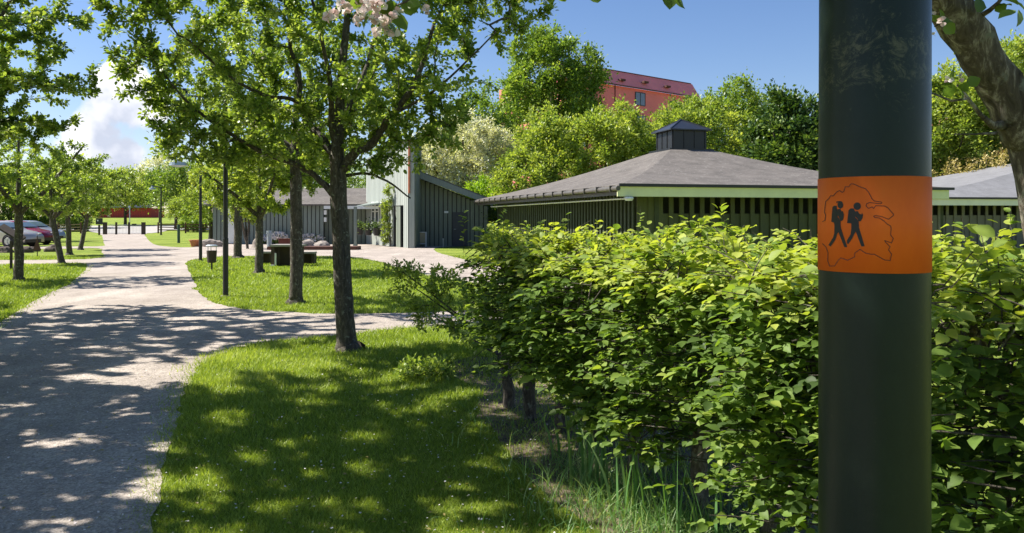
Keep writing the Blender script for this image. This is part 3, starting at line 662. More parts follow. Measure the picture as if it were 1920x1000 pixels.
# ------------------------------------------------------------------ hedge
hedge = empty('hedge', (.75, 5.0, 0), 'leafy hornbeam hedge running from the middle of the lawn towards the pole', 'hedge')
HB = np.array([.75, 5.0, 0.])
A0 = np.array([-.02, 6.7]); A1 = np.array([1.93, 2.3]); ax = (A1-A0)/np.linalg.norm(A1-A0); nrm_ = np.array([ax[1], -ax[0]]); LEN = np.linalg.norm(A1-A0)  # nrm_ faces the camera side (-x,-y)
if nrm_[0] > 0: nrm_ = -nrm_
rh = np.random.default_rng(42)
trunks = [(.0, .0), (.42, .0), (.86, -.03), (1.42, -.02), (2.0, .05), (2.6, .0), (3.15, .02), (3.7, .0), (4.25, .02), (4.8, 0)]
def hpt(s, d, z): q = A0+ax*s+nrm_*d; return np.array([q[0], q[1], z])
allP = []; allD = []; allS = []; allT = []
for ti, (s, d) in enumerate(trunks):
    b = hpt(s, d, 0)
    r0 = .042+rh.uniform(-.006, .006)
    limbs = [[(0, 0, -.03, r0*1.4), (.0, 0, .05, r0*1.1), (rh.normal(0, .03), rh.normal(0, .03), .5, r0), (rh.normal(0, .06), rh.normal(0, .05), .95, r0*.7), (rh.normal(0, .1), rh.normal(0, .08), 1.35, r0*.3)]]
    nn = 46; att = []
    for _ in range(nn):
        ss = rh.uniform(-.42, .42); dd = rh.uniform(-.42, .46); zz = rh.uniform(.42, 1.42)
        q = hpt(s+ss, d+dd, zz)-b; att.append(q)
    pos, par, rmin, n0 = grow([fine(l, 4, .01, rh) for l in limbs], np.array(att), rh, seg=.14, wob=.2)
    R_ = radii(par, rmin, .0022)
    o = skeleton_mesh('trunk', pos+(b-HB), par, R_, M['bark_near' if ti > 3 else 'bark'], hedge, r=rh, lump=.06)
# leaves in layered sprays over the hedge volume
def hedge_leaves(n, zlo_fn):
    Pn = []; 
    # sprays: cluster centres biased to the outer shell
    nsp = 4300
    s = rh.uniform(-.02, LEN+.5, nsp); which = rh.uniform(0, 1, nsp)
    d = np.where(which < .50, rh.normal(.44, .09, nsp), np.where(which < .72, rh.uniform(-.5, .5, nsp), rh.uniform(-.55, .3, nsp)))
    z = np.where(which < .50, rh.uniform(.25, 1.41, nsp), np.where(which < .72, rh.normal(1.38, .06, nsp), rh.uniform(.5, 1.4, nsp)))
    d = np.where(which < .5, d-.12*(z < .75), d); wob = .07*np.sin(s*3.1+1)+.05*np.sin(s*7.3)+.04*np.sin(z*6+s*4); d = d+np.where(which < .5, wob, 0)
    z = np.where((which >= .5) & (which < .72), z+.04*np.sin(s*4+d*3)+.02*np.sin(s*9), z)
    # rounded far end
    zl = zlo_fn(s); ok = (z > zl+rh.normal(0, .06, nsp)); ok &= ~((s < .45) & (np.abs(d) > .20+.6*(s+.02)))
    # gaps so that the dark inside shows
    gap = np.sin(s*5.3+z*3.1)*np.sin(z*7.7-s*2.3+1.3)+.35*np.sin(s*13+z*11); ok &= ~((which < .5) & (gap > .62))
    s, d, z, which = s[ok], d[ok], z[ok], which[ok]; return s, d, z, which
s_, d_, z_, w_ = hedge_leaves(0, lambda s: np.where(s < 1.9, .56+.07*np.sin(s*9), np.where(s < 3.0, .44, .44-.25*np.minimum(s-3.0, 1))))
cP = []; cD = []; cS = []; cT = []; twig = MB()
for i in range(len(s_)):
    c = hpt(s_[i], d_[i], z_[i])-HB
    out = np.array([nrm_[0], nrm_[1], 0])*(.9 if w_[i] < .5 else rh.normal(0, .5))+np.array([ax[0], ax[1], 0])*rh.normal(0, .7)+np.array([0, 0, .05 if w_[i] < .5 else .35+abs(rh.normal(0, .3))])
    out = out/np.linalg.norm(out); L = rh.uniform(.10, .22); k = rh.integers(9, 16)
    side = np.cross(out, [0, 0, 1]); side /= np.linalg.norm(side)+1e-9
    start = c-out*L*.6
    if rh.uniform() < .8: twig.tube([start-out*.12, c+rh.normal(0, .01, 3), c+out*L*.5], [.0035, .0026, .0012], 4, cap=False)
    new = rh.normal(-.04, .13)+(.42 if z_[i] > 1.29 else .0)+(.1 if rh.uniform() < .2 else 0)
    for j in range(k):
        t_ = (j+.5)/k; sg = 1 if j % 2 else -1
        p_ = start+out*L*1.5*t_+rh.normal(0, .012, 3); p_[2] -= .05*t_*t_
        dd = out*.75+side*sg*rh.uniform(.5, 1.1)+np.array([0, 0, rh.normal(-.18, .25)])
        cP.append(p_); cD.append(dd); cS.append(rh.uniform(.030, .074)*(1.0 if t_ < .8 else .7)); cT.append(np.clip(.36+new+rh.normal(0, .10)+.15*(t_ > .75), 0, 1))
# upright shoots above the top
for q in range(46):
    s = rh.uniform(-.1, LEN+.4); d = rh.uniform(-.35, .4); h = rh.uniform(.06, .22) if q > 6 else rh.uniform(.2, .3); b = hpt(s, d, 1.34)-HB; lean = rh.normal(0, .15, 2)
    e = b+np.array([lean[0]*h, lean[1]*h, h+.08]); twig.tube([b, (b+e)/2+rh.normal(0, .008, 3), e], [.003, .0022, .001], 3, cap=False)
    for j in range(int(5+h*38)):
        t_ = rh.uniform(.25, 1); a = j*2.4
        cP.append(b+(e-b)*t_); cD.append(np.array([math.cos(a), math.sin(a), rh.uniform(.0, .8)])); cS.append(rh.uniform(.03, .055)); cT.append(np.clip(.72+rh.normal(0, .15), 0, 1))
V, T, m = leaves(np.array(cP), np.array(cD), np.array(cS), 1.0, .9, LEAF8, rh)
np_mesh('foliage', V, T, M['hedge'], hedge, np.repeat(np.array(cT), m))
twig.build('twigs', M['bark'], hedge)

# airy shrub past the far end of the hedge
def bush(name, base, ells, natt, nleaf, ls, lm, label, seed, cat='shrub', stems=5, group=None, spread=.04, width=.9, blossom=0, rt=.014, bmat='bark', seg=.2, shell=.15, up=.5):
    r = random.Random(seed); z0 = min(e[2] for e in ells); E = ells
    limbs = [[(0, 0, -.02, rt*1.4), (0, 0, .08, rt*1.2)]]
    for i in range(stems):
        e = E[i % len(E)]; x = e[0]+r.uniform(-.4, .4)*e[3]; y = e[1]+r.uniform(-.4, .4)*e[4]; z = e[2]+r.uniform(-.2, .3)*e[5]
        limbs.append([(0, 0, .08, rt), (x*.4+r.uniform(-.03, .03), y*.4, z*.5, rt*.75), (x, y, z, rt*.4)])
    return make_tree(name, base, limbs, ells, natt, nleaf, ls, M[lm], M[bmat], label, cat, group, seed=seed, shell=shell, spread=spread, seg=seg, twig_r=.0025, rleaf=.012, width=width, blossom=blossom, lump=0, up=up)
bush('shrub', (-.15, 8.9, 0), [(-.85, .1, .85, .45, .4, .28, 3), (-.25, .1, .55, .45, .4, .4, 3), (-1.15, 0, 1.0, .18, .2, .12, .7), (-.75, 0, .45, .35, .3, .22, 1.2), (.25, .2, .75, .4, .4, .5, 2)], 260, 5200, .052, 'fresh', 'sparse arching shrub at the far end of the hedge', 51)
bush('shrub', (*G(797, 712), 0), [(0, 0, .10, .30, .25, .10, 3), (.15, .1, .12, .2, .2, .1, 1)], 70, 1500, .05, 'apple', 'low leafy plant on the bare soil left of the hedge', 52, 'plant', 6, seg=.08, rt=.006)

# tall blades and weeds at the foot of the hedge
def blade_strip(base, h, w, lean, seg=6, r=rh, bend=.5):
    a = r.uniform(0, 6.28); side = np.array([math.cos(a), math.sin(a), 0])*w/2; V = []
    for i in range(seg+1):
        t_ = i/seg; c = base+np.array([lean[0]*t_**2, lean[1]*t_**2, h*(t_-bend*.25*t_**3*np.hypot(*lean)/max(h, .01))]); k = (1-t_**2.2)*(.6+.4*min(1, t_*4))
        V += [c-side*k, c+side*k]
    return V, [(2*i, 2*i+1, 2*i+3, 2*i+2) for i in range(seg)]
def blades_obj(name, specs, mat, label=None, parent=None, **kw):
    V = []; T = []; tn = []
    for base, h, w, lean, tv in specs:
        v, f = blade_strip(np.array(base), h, w, lean); o_ = len(V); V += v; T += [tuple(o_+i for i in q) for q in f]; tn += [tv]*len(v)
    return np_mesh(name, np.array(V), np.array(T), mat, parent, np.array(tn), smooth=True)
clumps = [((1150, 905), 26, .60, 'tall clump of upright reed leaves at the left foot of the hedge'), ((1255, 985), 20, .50, 'middle clump of upright leaves under the hedge'), ((1345, 1060), 13, .55, 'nearest clump of tall pale-tipped leaves below the hedge'), ((1100, 830), 9, .38, 'small clump of upright leaves beside a hedge stem')]
for (px, py), k, h, lab in clumps:
    x, y = hpt(*{905: (2.0, .33), 985: (2.5, .36), 1060: (2.95, .36), 830: (1.45, .12)}[py], 0)[:2]; sp = []
    for i in range(k):
        sp.append(((rh.normal(0, .085), rh.normal(0, .07), 0), h*rh.uniform(.6, 1.08), rh.uniform(.012, .02), (rh.normal(-.03, .07), rh.normal(0, .07)), float(np.clip(rh.normal(.4, .2), 0, 1))))
    o = blades_obj('reed_plant', sp, M['reed']); o.location = (x, y, 0); setp(o, lab, 'plant', 'clumps of upright leaves at the foot of the hedge')
sp = []
for i in range(4200):
    s = rh.uniform(.2, 4.9) if i < 1500 else rh.normal(2.7, .55); d = abs(rh.normal(0, .33))+.12 if rh.uniform() < .8 else rh.uniform(-.5, .3)
    if s < 1.5 and rh.uniform() < .7: continue
    q = hpt(s, d, .005); h = rh.uniform(.05, .2)
    sp.append((q, h, rh.uniform(.003, .008), (rh.normal(0, .09), rh.normal(0, .09)), float(np.clip(rh.normal(.55, .25), 0, 1))))
setp(blades_obj('ground_cover', sp, M['reed']), 'loose grassy weeds on the soil under the hedge', None, None, 'stuff')

# ------------------------------------------------------------------ lawn blades, petals
def scatter(n, ylo, yhi, power=2.0):
    u = rng.uniform(0, 1, n)
    Y = ylo*(yhi/ylo)**u if power == 2 else rng.uniform(ylo, yhi, n)
    X = rng.uniform(-.72, .72, n)*Y; return X, Y
X, Y = scatter(700000, 3.3, 34)
ok = (~pip(OUT, X, Y) | pip(HOL, X, Y)) & ~(pip(soil, X, Y) & (rng.uniform(0, 1, len(X)) < .60))
edge = (pip(OUT, X, Y) & ~pip(HOL, X, Y)) & (pip(OUT, X+.11*rng.normal(0, 1, len(X)), Y) == False)
ok = ok | edge
ok &= ~((X/Y > .35) & (Y < 8)); ok &= ~((Y > 9) & (X > 2.2))
X, Y = X[ok], Y[ok]; n = len(X)
sc = np.clip(Y/5.5, .75, 4.5); patch = .5+.25*np.sin(X*1.7+Y*.9)+.25*np.sin(X*4.3-Y*3.1+np.sin(Y*2))
h = rng.uniform(.018, .045, n)*np.clip(sc, .8, 1.6)*(.75+.5*patch); w = rng.uniform(.0022, .0042, n)*sc; a = rng.uniform(0, 2*np.pi, n)
side = np.stack([np.cos(a), np.sin(a), np.zeros(n)], 1)*w[:, None]; lean = rng.normal(0, .55, (n, 2))*h[:, None]
b = np.stack([X, Y, np.full(n, .003)], 1); tip = b+np.stack([lean[:, 0], lean[:, 1], h], 1)
V = np.stack([b-side, b+side, tip], 1).reshape(-1, 3); T = np.arange(3*n).reshape(-1, 3)
dry = np.clip(np.sin(X*.9+1)*np.sin(Y*.7+X*.5)+.5*np.sin(X*3.3+Y*2.1)*np.sin(Y*3.9-X)-.55, 0, 1); tint = np.clip(.42+.22*(patch-.5)+.5*dry+rng.normal(0, .19, n)+(rng.uniform(0, 1, n) < .04)*.5, 0, 1)
setp(np_mesh('lawn_grass', V, T, M['blade'], None, np.repeat(tint, 3)), 'short mown grass of the lawns', None, None, 'stuff')
Xp, Yp = scatter(2600, 3.4, 14); okp = ~((Xp/Yp > .22)); Xp, Yp = Xp[okp], Yp[okp]; n = len(Xp)
onpath = pip(OUT, Xp, Yp); cen = np.stack([Xp, Yp, np.where(onpath, .018, .035)], 1)
V, T, m = leaves(cen, rng.normal(0, 1, (n, 3))*np.array([1, 1, .25]), rng.uniform(.008, .016, n), 2.0, 1.2)
setp(np_mesh('fallen_petals', V, T, M['petal'], None, np.repeat(rng.uniform(.5, 1, n), m)), 'white petals fallen on the grass and gravel', None, None, 'stuff')
Xp, Yp = scatter(1700, 3.2, 14); okp = (Xp/Yp < .2); Xp, Yp = Xp[okp], Yp[okp]; n = len(Xp)
V, T, m = leaves(np.stack([Xp, Yp, np.where(pip(OUT, Xp, Yp), .018, .03)], 1), rng.normal(0, 1, (n, 3))*np.array([1, 1, .15]), rng.uniform(.012, .035, n), .8, 1.0)
setp(np_mesh('fallen_leaves', V, T, M['brown'], None, np.repeat(rng.uniform(0, .6, n), m)), 'small dry leaf bits littering the path and lawn', None, None, 'stuff')
Xp, Yp = scatter(9000, 3.0, 14); okp = pip(OUT, Xp, Yp) & ~pip(HOL, Xp, Yp); Xp, Yp = Xp[okp], Yp[okp]; n = len(Xp)
cen = np.stack([Xp, Yp, np.full(n, .014)], 1); s = rng.uniform(.003, .008, n)*np.clip(Yp/5, .8, 2)
oc = np.array([(1, 0, 0), (-.5, .8, 0), (-.6, -.8, 0), (0, 0, .7)]); ang = rng.uniform(0, 6.28, n)
Rm = np.stack([np.stack([np.cos(ang), -np.sin(ang), 0*ang], 1), np.stack([np.sin(ang), np.cos(ang), 0*ang], 1), np.stack([0*ang, 0*ang, 1+0*ang], 1)], 1)
V = cen[:, None, :]+s[:, None, None]*np.einsum('nij,kj->nki', Rm, oc); T = (np.array([(0, 1, 3), (1, 2, 3), (2, 0, 3)])[None]+4*np.arange(n)[:, None, None]).reshape(-1, 3)
setp(np_mesh('loose_gravel', V.reshape(-1, 3), T, M['stone']), 'loose small stones lying on the path', None, None, 'stuff')

# ------------------------------------------------------------------ large pavilion
def V2(x, y): return Vector((x, y, 0))
def pavilion(name, label, C0, u, v, LU, LV, ze, apex, zap, front_mat, side_mat, wall_mat, panel_mat, roof_mat_, wall_top=2.40, over=1.0, spacing=.37, chim=True, side_gutter=True):
    root = empty(name, (C0[0], C0[1], 0), label, 'building')
    u = Vector((*u, 0)).normalized(); v = Vector((*v, 0)).normalized(); o0 = Vector((0, 0, 0))
    def q(a, b, z): return u*a+v*b+Vector((0, 0, z))
    c = [q(0, 0, ze), q(LU, 0, ze), q(LU, LV, ze), q(0, LV, ze)]; ap = apex
    # roof: hipped, with small flat at the apex and slight thickness
    mb = MB(); a0 = q(ap[0]-.9, ap[1]-.9, zap); a1 = q(ap[0]+.9, ap[1]-.9, zap); a2 = q(ap[0]+.9, ap[1]+.9, zap); a3 = q(ap[0]-.9, ap[1]+.9, zap)
    dn = Vector((0, 0, -.06))
    NSEG = 10
    tops = [a0, a1, a2, a3]
    # slightly concave faces made of strips
    rings = []
    for k in range(NSEG+1):
        t_ = k/NSEG; sag = -.16*math.sin(t_*math.pi)
        rings.append([c[i].lerp(tops[i], t_)+Vector((0, 0, sag)) for i in range(4)])
    vs = [p_ for rg in rings for p_ in rg]; fs = []
    for k in range(NSEG):
        for i in range(4): j = (i+1) % 4; fs.append((k*4+i, k*4+j, (k+1)*4+j, (k+1)*4+i))
    fs.append((NSEG*4, NSEG*4+1, NSEG*4+2, NSEG*4+3))
    vs2 = [p_+dn for p_ in rings[0]]; b0 = len(vs); vs += vs2; fs.append((b0+3, b0+2, b0+1, b0))
    for i in range(4): j = (i+1) % 4; fs.append((i, j, b0+j, b0+i))
    mb.add(vs, fs); mb.build('roof', roof_mat_, root)
    # edge trim + fascia on the front side
    mb = MB(); zt_ = ze-.02
    mb.box(q(LU/2, -.035, ze-.015), (LU+.1, .07, .09), u); mb.build('roof_edge', M['black'], root)
    mb = MB(); mb.box(q(LU/2-.1, .03, ze-.215), (LU-.02, .045, .30), u); mb.build('fascia', front_mat, root)
    mb = MB()
    mb.box(q(.03, LV/2, ze-.21), (LV-.1, .045, .22), v); mb.build('fascia', side_mat, root)
    if side_gutter:
        mb = MB(); mb.tube([q(-.09, -.05, ze-.12), q(-.09, LV, ze-.12)], .075, 10)
        k = 0.4
        while k < LV: mb.box(q(-.1, k, ze-.12), (.03, .2, .19), v); k += 1.15
        mb.build('gutter', M['gutter'], root, smooth=False)
        mb = MB(); mb.tube([q(.35, -.02, ze-.42), q(.35, LV*.9, ze-.42)], .028, 8); mb.build('conduit_pipe', M['white'], root)
        mb = MB(); mb.tube([q(.28, .0, ze-.38), q(.28, .0, ze-.43), q(.28, .0, ze-.50)], [.13, .15, .10], 16); mb.build('spotlight', M['lamp'], root)
    # soffit
    mb = MB(); mb.box(q(LU/2, LV/2, ze-.10), (LU-.2, LV-.2, .03), u); mb.build('soffit', M['olive_dark'], root)
    # walls
    x0, x1, y0, y1 = over, LU-over, over, LV-over; zs = ze-.12
    zp = wall_top-.62
    mb = MB()
    mb.box(q((x0+x1)/2, y0, zp/2), (x1-x0, .05, zp), u); mb.box(q((x0+x1)/2, y1, zp/2), (x1-x0, .05, zp), u)
    mb.box(q(x1, (y0+y1)/2, zp/2), (y1-y0-.1, .05, zp), v)
    mb.box(q(x0, (y0+y1)/2, .45), (y1-y0-.1, .05, .9), v)
    mb.box(q(x0+.35, y0-.03, zs/2), (.75, .05, zs), u); mb.build('wall', wall_mat, root)
    mb = MB(); mbb = MB(); a = x0+.05
    while a < x1:
        mb.box(q(a, y0-.055, zs/2), (.15, .045, zs), u); mbb.box(q(a, y1+.055, zs/2), (.15, .045, zs), u); a += spacing
    mb.build('front_battens', wall_mat, root); mbb.build('back_battens', wall_mat, root)
    mb = MB(); mbb = MB(); a = y0+.2
    while a < y1:
        mb.box(q(x0-.055, a, zs/2), (.14, .045, zs), v); mbb.box(q(x1+.055, a, zs/2), (.14, .045, zs), v); a += spacing*.85
    mb.build('side_slats', panel_mat, root); mbb.build('far_side_slats', panel_mat, root)
    # interior posts, plus an added dark block so the openings look dark
    mb = MB(); mb.box(q((x0+x1)/2, (y0+y1)/2, zs/2), (x1-x0-3.2, y1-y0-5, zs), u); mb.build('dark_infill_block', M['olive_dark'], root)
    for i in (0.25, 3.75):
        for j in range(0, 5): mb = MB(); mb.box(q(x0+(x1-x0)*i/4, y0+(y1-y0)*j/4, zs/2), (.16, .16, zs), u); mb.build('inner_post', M['olive_dark'], root)
    if chim:
        mb = MB(); cx, cy = ap; hw = .80
        mb.box(q(cx, cy, zap+.38), (hw*2, hw*2, .95), u); 
        for sgn in (-1, 1):
            for k2 in (-.78, -.26, .26, .78): mb.box(q(cx+k2*.96, cy+sgn*(hw+.012), zap+.38), (.05, .03, .94), u); mb.box(q(cx+sgn*(hw+.012), cy+k2*.96, zap+.38), (.03, .05, .94), u)
        ch = mb.build('ventilation_turret', M['black'], root)
        mb = MB(); zb_ = zap+.87; e = .98; pts = [q(cx-e, cy-e, zb_), q(cx+e, cy-e, zb_), q(cx+e, cy+e, zb_), q(cx-e, cy+e, zb_)]; lw = [p_-Vector((0, 0, .05)) for p_ in pts]
        mb.add(pts+lw+[q(cx, cy, zb_+.52)], [(0, 1, 8), (1, 2, 8), (2, 3, 8), (3, 0, 8), (7, 6, 5, 4), (0, 4, 5, 1), (1, 5, 6, 2), (2, 6, 7, 3), (3, 7, 4, 0)])
        for p_ in pts: mb.bar(p_+Vector((0, 0, .01)), q(cx, cy, zb_+.535), .05, .03)
        mb.build('turret_cap', M['darkmetal'], ch)
        mb = MB(); mb.box(q(cx, cy, zap-.03), (2.1, 2.1, .10), u); mb.build('flashing', M['black'], ch)
    return root
pav = pavilion('park_pavilion', 'low open slatted pavilion with brown hipped roof, black roof turret and lime fascia', (3.3, 24.0), (.966, .26), (-.26, .966), 12.3, 20.3, 2.66, (6.9, 9.5), 4.62, M['limewood'], M['gutter'], M['olive'], M['olive_dark'], M['roof'])
pav2 = pavilion('park_pavilion', 'second pavilion with pale grey roof and cream fascia, right of the pole', (18.9, 37.5), (.985, .17), (-.20, .98), 26, 15, 2.62, (16, 7.5), 5.25, M['creamwood'], M['creamwood'], M['greybrown'], M['greybrown'], M['roof2'], chim=False, side_gutter=False, spacing=.44)

# ------------------------------------------------------------------ wooden house with tower, gable and wing
def siding(mb, a, b, z0, z1, sp=.26, w=.2, th=.06, z1b=None, out=None):
    """board and batten wall from a to b (2D), heights may differ at both ends"""
    a = Vector((*a, 0)); b = Vector((*b, 0)); d = (b-a); L = d.length; d.normalize(); n_ = Vector((d.y, -d.x, 0)) if out is None else Vector((*out, 0)).normalized()
    z1b = z1 if z1b is None else z1b
    Z = lambda z: Vector((0, 0, z))
    mb.prism([a+Z(z0), b+Z(z0), b+Z(z1b), a+Z(z1)], -n_*th, mi=1); w = sp-.055
    k = sp/2
    while k < L-.01:
        zt2 = z1+(z1b-z1)*k/L; c_ = a+d*k+n_*.012; zl_ = min(zt2, zt2-(z1-z1b)*w/2/L if z1 > z1b else zt2); mb.box(c_+n_*.01+Z((z0+zl_)/2), (w, .04, zl_-z0-.01), d); k += sp
HO = Vector((-5.3, 43.0, 0)); house = empty('wooden_house', HO, 'grey green board and batten house with tall lit wall, side gable and dark door', 'building')
def H2(x, y): return (x-HO.x, y-HO.y)
K = (-5.62, 42.9); far = (-9.2, 50.0)
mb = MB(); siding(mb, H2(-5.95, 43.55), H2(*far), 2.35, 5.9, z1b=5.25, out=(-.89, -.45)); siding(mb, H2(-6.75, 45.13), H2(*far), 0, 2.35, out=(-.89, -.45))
mb.build('tower_wall', M['siding_pale'], house)
mb = MB(); siding(mb, H2(-5.62, 42.9), H2(-5.95, 43.55), 0, 5.9, out=(-.89, -.45)); mb.box((K[0]-HO.x+.16, K[1]-HO.y+.06, 2.95), (.30, .12, 5.9), (1, 0)); mb.build('corner_column', M['siding_pale'], house)
mb = MB(); siding(mb, H2(-6.2, 44.05), H2(-6.55, 44.75), 0, 2.3, out=(-.89, -.45), th=.05); mb.build('side_panel', M['siding_dark'], house)
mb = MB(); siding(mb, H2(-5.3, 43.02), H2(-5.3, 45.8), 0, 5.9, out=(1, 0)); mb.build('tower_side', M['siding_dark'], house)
mb2 = MB(); mb2.prism([(-.50, -.30, 5.90), (-4.10, 7.1, 5.25), (-2.2, 8.0, 5.25), (.12, 2.6, 5.86), (.12, -.30, 5.90)], (0, 0, .10)); mb2.build('tower_roof', M['siding'], house)
mb2 = MB(); siding(mb2, (.0, 2.75), (-2.3, 7.9), 0, 5.9, z1b=5.3, out=(.89, .45)); mb2.build('tower_back', M['siding_dark'], house)
mb = MB(); mb.tube([(-.28, -.16, 3.0), (-.28, -.16, 5.9)], .05, 8); mb.build('drainpipe', M['terracotta'], house)
# door wall (recessed) and gable
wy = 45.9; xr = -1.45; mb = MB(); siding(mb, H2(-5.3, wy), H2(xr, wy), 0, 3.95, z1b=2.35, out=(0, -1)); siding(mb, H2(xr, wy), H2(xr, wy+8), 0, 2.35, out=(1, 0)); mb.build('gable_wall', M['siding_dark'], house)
d0 = P(849, 397, wy); d1 = P(877, 462, wy)
mb = MB(); mb.box(((d0.x+d1.x)/2-HO.x, wy-HO.y-.05, 1.0), (d1.x-d0.x, .06, 1.98)); dr = mb.build('door', simple('slate_door', (.055, .06, .068), .6, 4, .1), house)
mb = MB(); mb.tube([(d0.x-HO.x+.08, wy-HO.y-.1, 1.0), (d0.x-HO.x+.08, wy-HO.y-.16, 1.0), (d0.x-HO.x+.2, wy-HO.y-.16, 1.0)], .015, 6); mb.build('handle', M['galv'], dr)
mb = MB(); w0 = P(837, 398, wy); mb.box((w0.x-HO.x, wy-HO.y-.08, w0.z), (.24, .07, .12)); mb.build('wall_lamp', M['white'], house)
mb = MB(); zr = 4.25; ra = Vector((.0, 1.9, zr)); rb = Vector((xr-HO.x+.35, 1.9, 2.62)); rc = Vector((xr-HO.x+.35, 11, 2.62)); rd = Vector((0, 11, zr))
mb.prism([ra, rb, rc, rd], (0, 0, .1)); mb.build('gable_roof', M['roof'], house)
mb = MB(); mb.prism([ra+Vector((0, -.02, -.33)), rb+Vector((0, -.02, -.28)), rb+Vector((0, -.02, .03)), ra+Vector((0, -.02, .05))], (0, -.05, 0)); mb.build('bargeboard', M['siding'], house)
# windows in the tower wall
dd = Vector((far[0]-K[0], far[1]-K[1], 0)).normalized(); nn_ = Vector((-.89, -.45, 0))
for s in (3.6, 4.5, 5.6, 6.4):
    c_ = Vector((K[0]-HO.x, K[1]-HO.y, 0))+dd*s+nn_*.05
    mb = MB()
    for off in (-.3, .3): mb.box(c_+dd*off+Vector((0, 0, 2.0)), (.09, .07, 1.25), dd)
    for z2 in (1.4, 2.05, 2.6): mb.box(c_+Vector((0, 0, z2)), (.5, .068, .06), dd)
    wf = mb.build('window', M['white'], house)
    mb = MB(); mb.box(c_-nn_*.01+Vector((0, 0, 2.0)), (.5, .03, 1.2), dd); mb.build('pane', M['glass'], wf)
# porch
mb = MB(); 
mb.prism([H2(-7.6, 45.6)+(2.45,), H2(-9.0, 46.2)+(2.28,), H2(-10.4, 50)+(2.25,), H2(-8.8, 50)+(2.6,)], (0, 0, .09)); mb.build('porch_roof', M['siding'], house)
mb = MB(); mb.box((P(661, 395, 46).x-HO.x-.1, 3.1, 2.27), (3.2, .06, .18)); mb.build('porch_beam', M['white'], house)
mb = MB(); mb.box((P(667, 395, 45.6).x-HO.x, 2.5, 1.15), (.16, .16, 2.3)); mb.box((P(667, 395, 45.6).x-HO.x, 2.5, 0.06), (.22, .22, .12)); mb.build('porch_post', M['siding'], house)
mb = MB(); siding(mb, H2(-12.2, 50.2), H2(-8.9, 50.2), 0, 2.4, out=(0, -1)); mb.build('porch_wall', M['siding_dark'], house)
mb = MB(); siding(mb, H2(-18.9, 49.8), H2(-11.9, 49.8), 0, 2.45, out=(0, -1)); siding(mb, H2(-18.95, 56), H2(-18.95, 49.9), 0, 2.45, out=(-1, 0)); mb.build('wing_wall', M['siding'], house)
mb = MB(); mb.prism([(-19.6-HO.x, 6.3, 2.42), (-8.4-HO.x, 6.3, 2.42), (-8.4-HO.x, 11, 3.6), (-19.6-HO.x, 11, 3.6)], (0, 0, .1)); mb.prism([(-19.6-HO.x, 15.7, 2.42), (-8.4-HO.x, 15.7, 2.42), (-8.4-HO.x, 11.02, 3.6), (-19.6-HO.x, 11.02, 3.6)], (0, 0, .1)); mb.build('wing_roof', M['roof'], house)
mb = MB(); mb.box((P(432, 400, 49.7).x-HO.x, 6.7, 1.15), (.55, .07, 2.2)); dw = mb.build('white_door', M['white'], house)
mb = MB(); mb.box((P(432, 400, 49.7).x-HO.x+.3, 6.66, 1.05), (.04, .05, .16)); mb.build('handle', M['black'], dw)
for pz in (2.0, 1.55): mb = MB(); mb.box((P(610, 400, 49.7).x-HO.x, 6.7, pz), (.16, .1, .28)); mb.build('wall_notice', M['white'], house)
# climbing plant on the tower wall
bush('climbing_plant', (-6.95, 45.15, 0), [(-.25, 0, 1.0, .30, .25, .9, 3), (-.2, 0, 2.3, .45, .3, .5, 2), (-.1, 0, 3.2, .4, .3, .5, 1)], 90, 2200, .13, 'fresh', 'green climber growing up the pale wall of the wooden house', 61, 'plant', 3, rt=.02, spread=.08)
GP = 'plant pots hanging under the windows'
for i, (px, lab) in enumerate(((683, 'farthest dark pot under the wooden house windows'), (699, 'middle dark pot under the wooden house windows'), (715, 'nearest dark pot under the wooden house windows'))):
    t_ = (px-683)/32; Yd = 48.0-2.3*t_; q = P(px, 432, Yd); e = empty('plant_pot', (q.x-.25, Yd, .62), lab, 'plant pot', GP)
    mb = MB(); mb.tube([(0, 0, 0), (0, 0, .02), (0, 0, .45)], [.10, .18, .26], 12); mb.build('pot', M['black'], e)
    r_ = np.random.default_rng(i+5); c = r_.normal(0, .15, (160, 3))+np.array([0, 0, .55]); V, T, m = leaves(c, r_.normal(0, 1, (160, 3)), np.full(160, .13), 1, .3, r=r_); np_mesh('plant_leaves', V, T, M['dark'], e, np.repeat(r_.uniform(0, 1, 160), m))

# ------------------------------------------------------------------ things in front of the house
def flowerbush(px, py, w, lab, seed, h=.55):
    x, y = G(px, py); r_ = np.random.default_rng(seed); e = empty('flowering_bush', (x, y, 0), lab, 'plant', 'white flowering bushes along the house wall')
    n = 700; c = unit(r_.normal(0, 1, (n, 3)))*np.array([w, .35, h*.5])*r_.uniform(.3, 1, (n, 1))+np.array([0, 0, h*.5])
    V, T, m = leaves(c, r_.normal(0, 1, (n, 3)), np.full(n, .13), 1, .4, r=r_); np_mesh('leaves', V, T, M['fresh'], e, np.repeat(r_.uniform(0, .8, n), m))
    n = 200; c = unit(r_.normal(0, 1, (n, 3))); c[:, 2] = np.abs(c[:, 2]); c[:, 1] = -np.abs(c[:, 1]); c = c*np.array([w, .38, h*.55])+np.array([0, 0, h*.5])
    V, T, m = leaves(c, r_.normal(0, 1, (n, 3)), np.full(n, .15), 1.6, .3, r=r_); np_mesh('flowers', V, T, M['petal'], e, np.repeat(r_.uniform(.6, 1, n), m))
flowerbush(497, 458, .35, 'white flowering bush left of the grey bollard', 1); flowerbush(523, 458.5, .55, 'white flowering bush between the grey bollard and the brick planter', 2, .7)
flowerbush(540, 457, .35, 'white flowers right behind the brick planter', 3, .75); flowerbush(585, 458, .75, 'widest white flowering bush against the house wall', 4, .6)
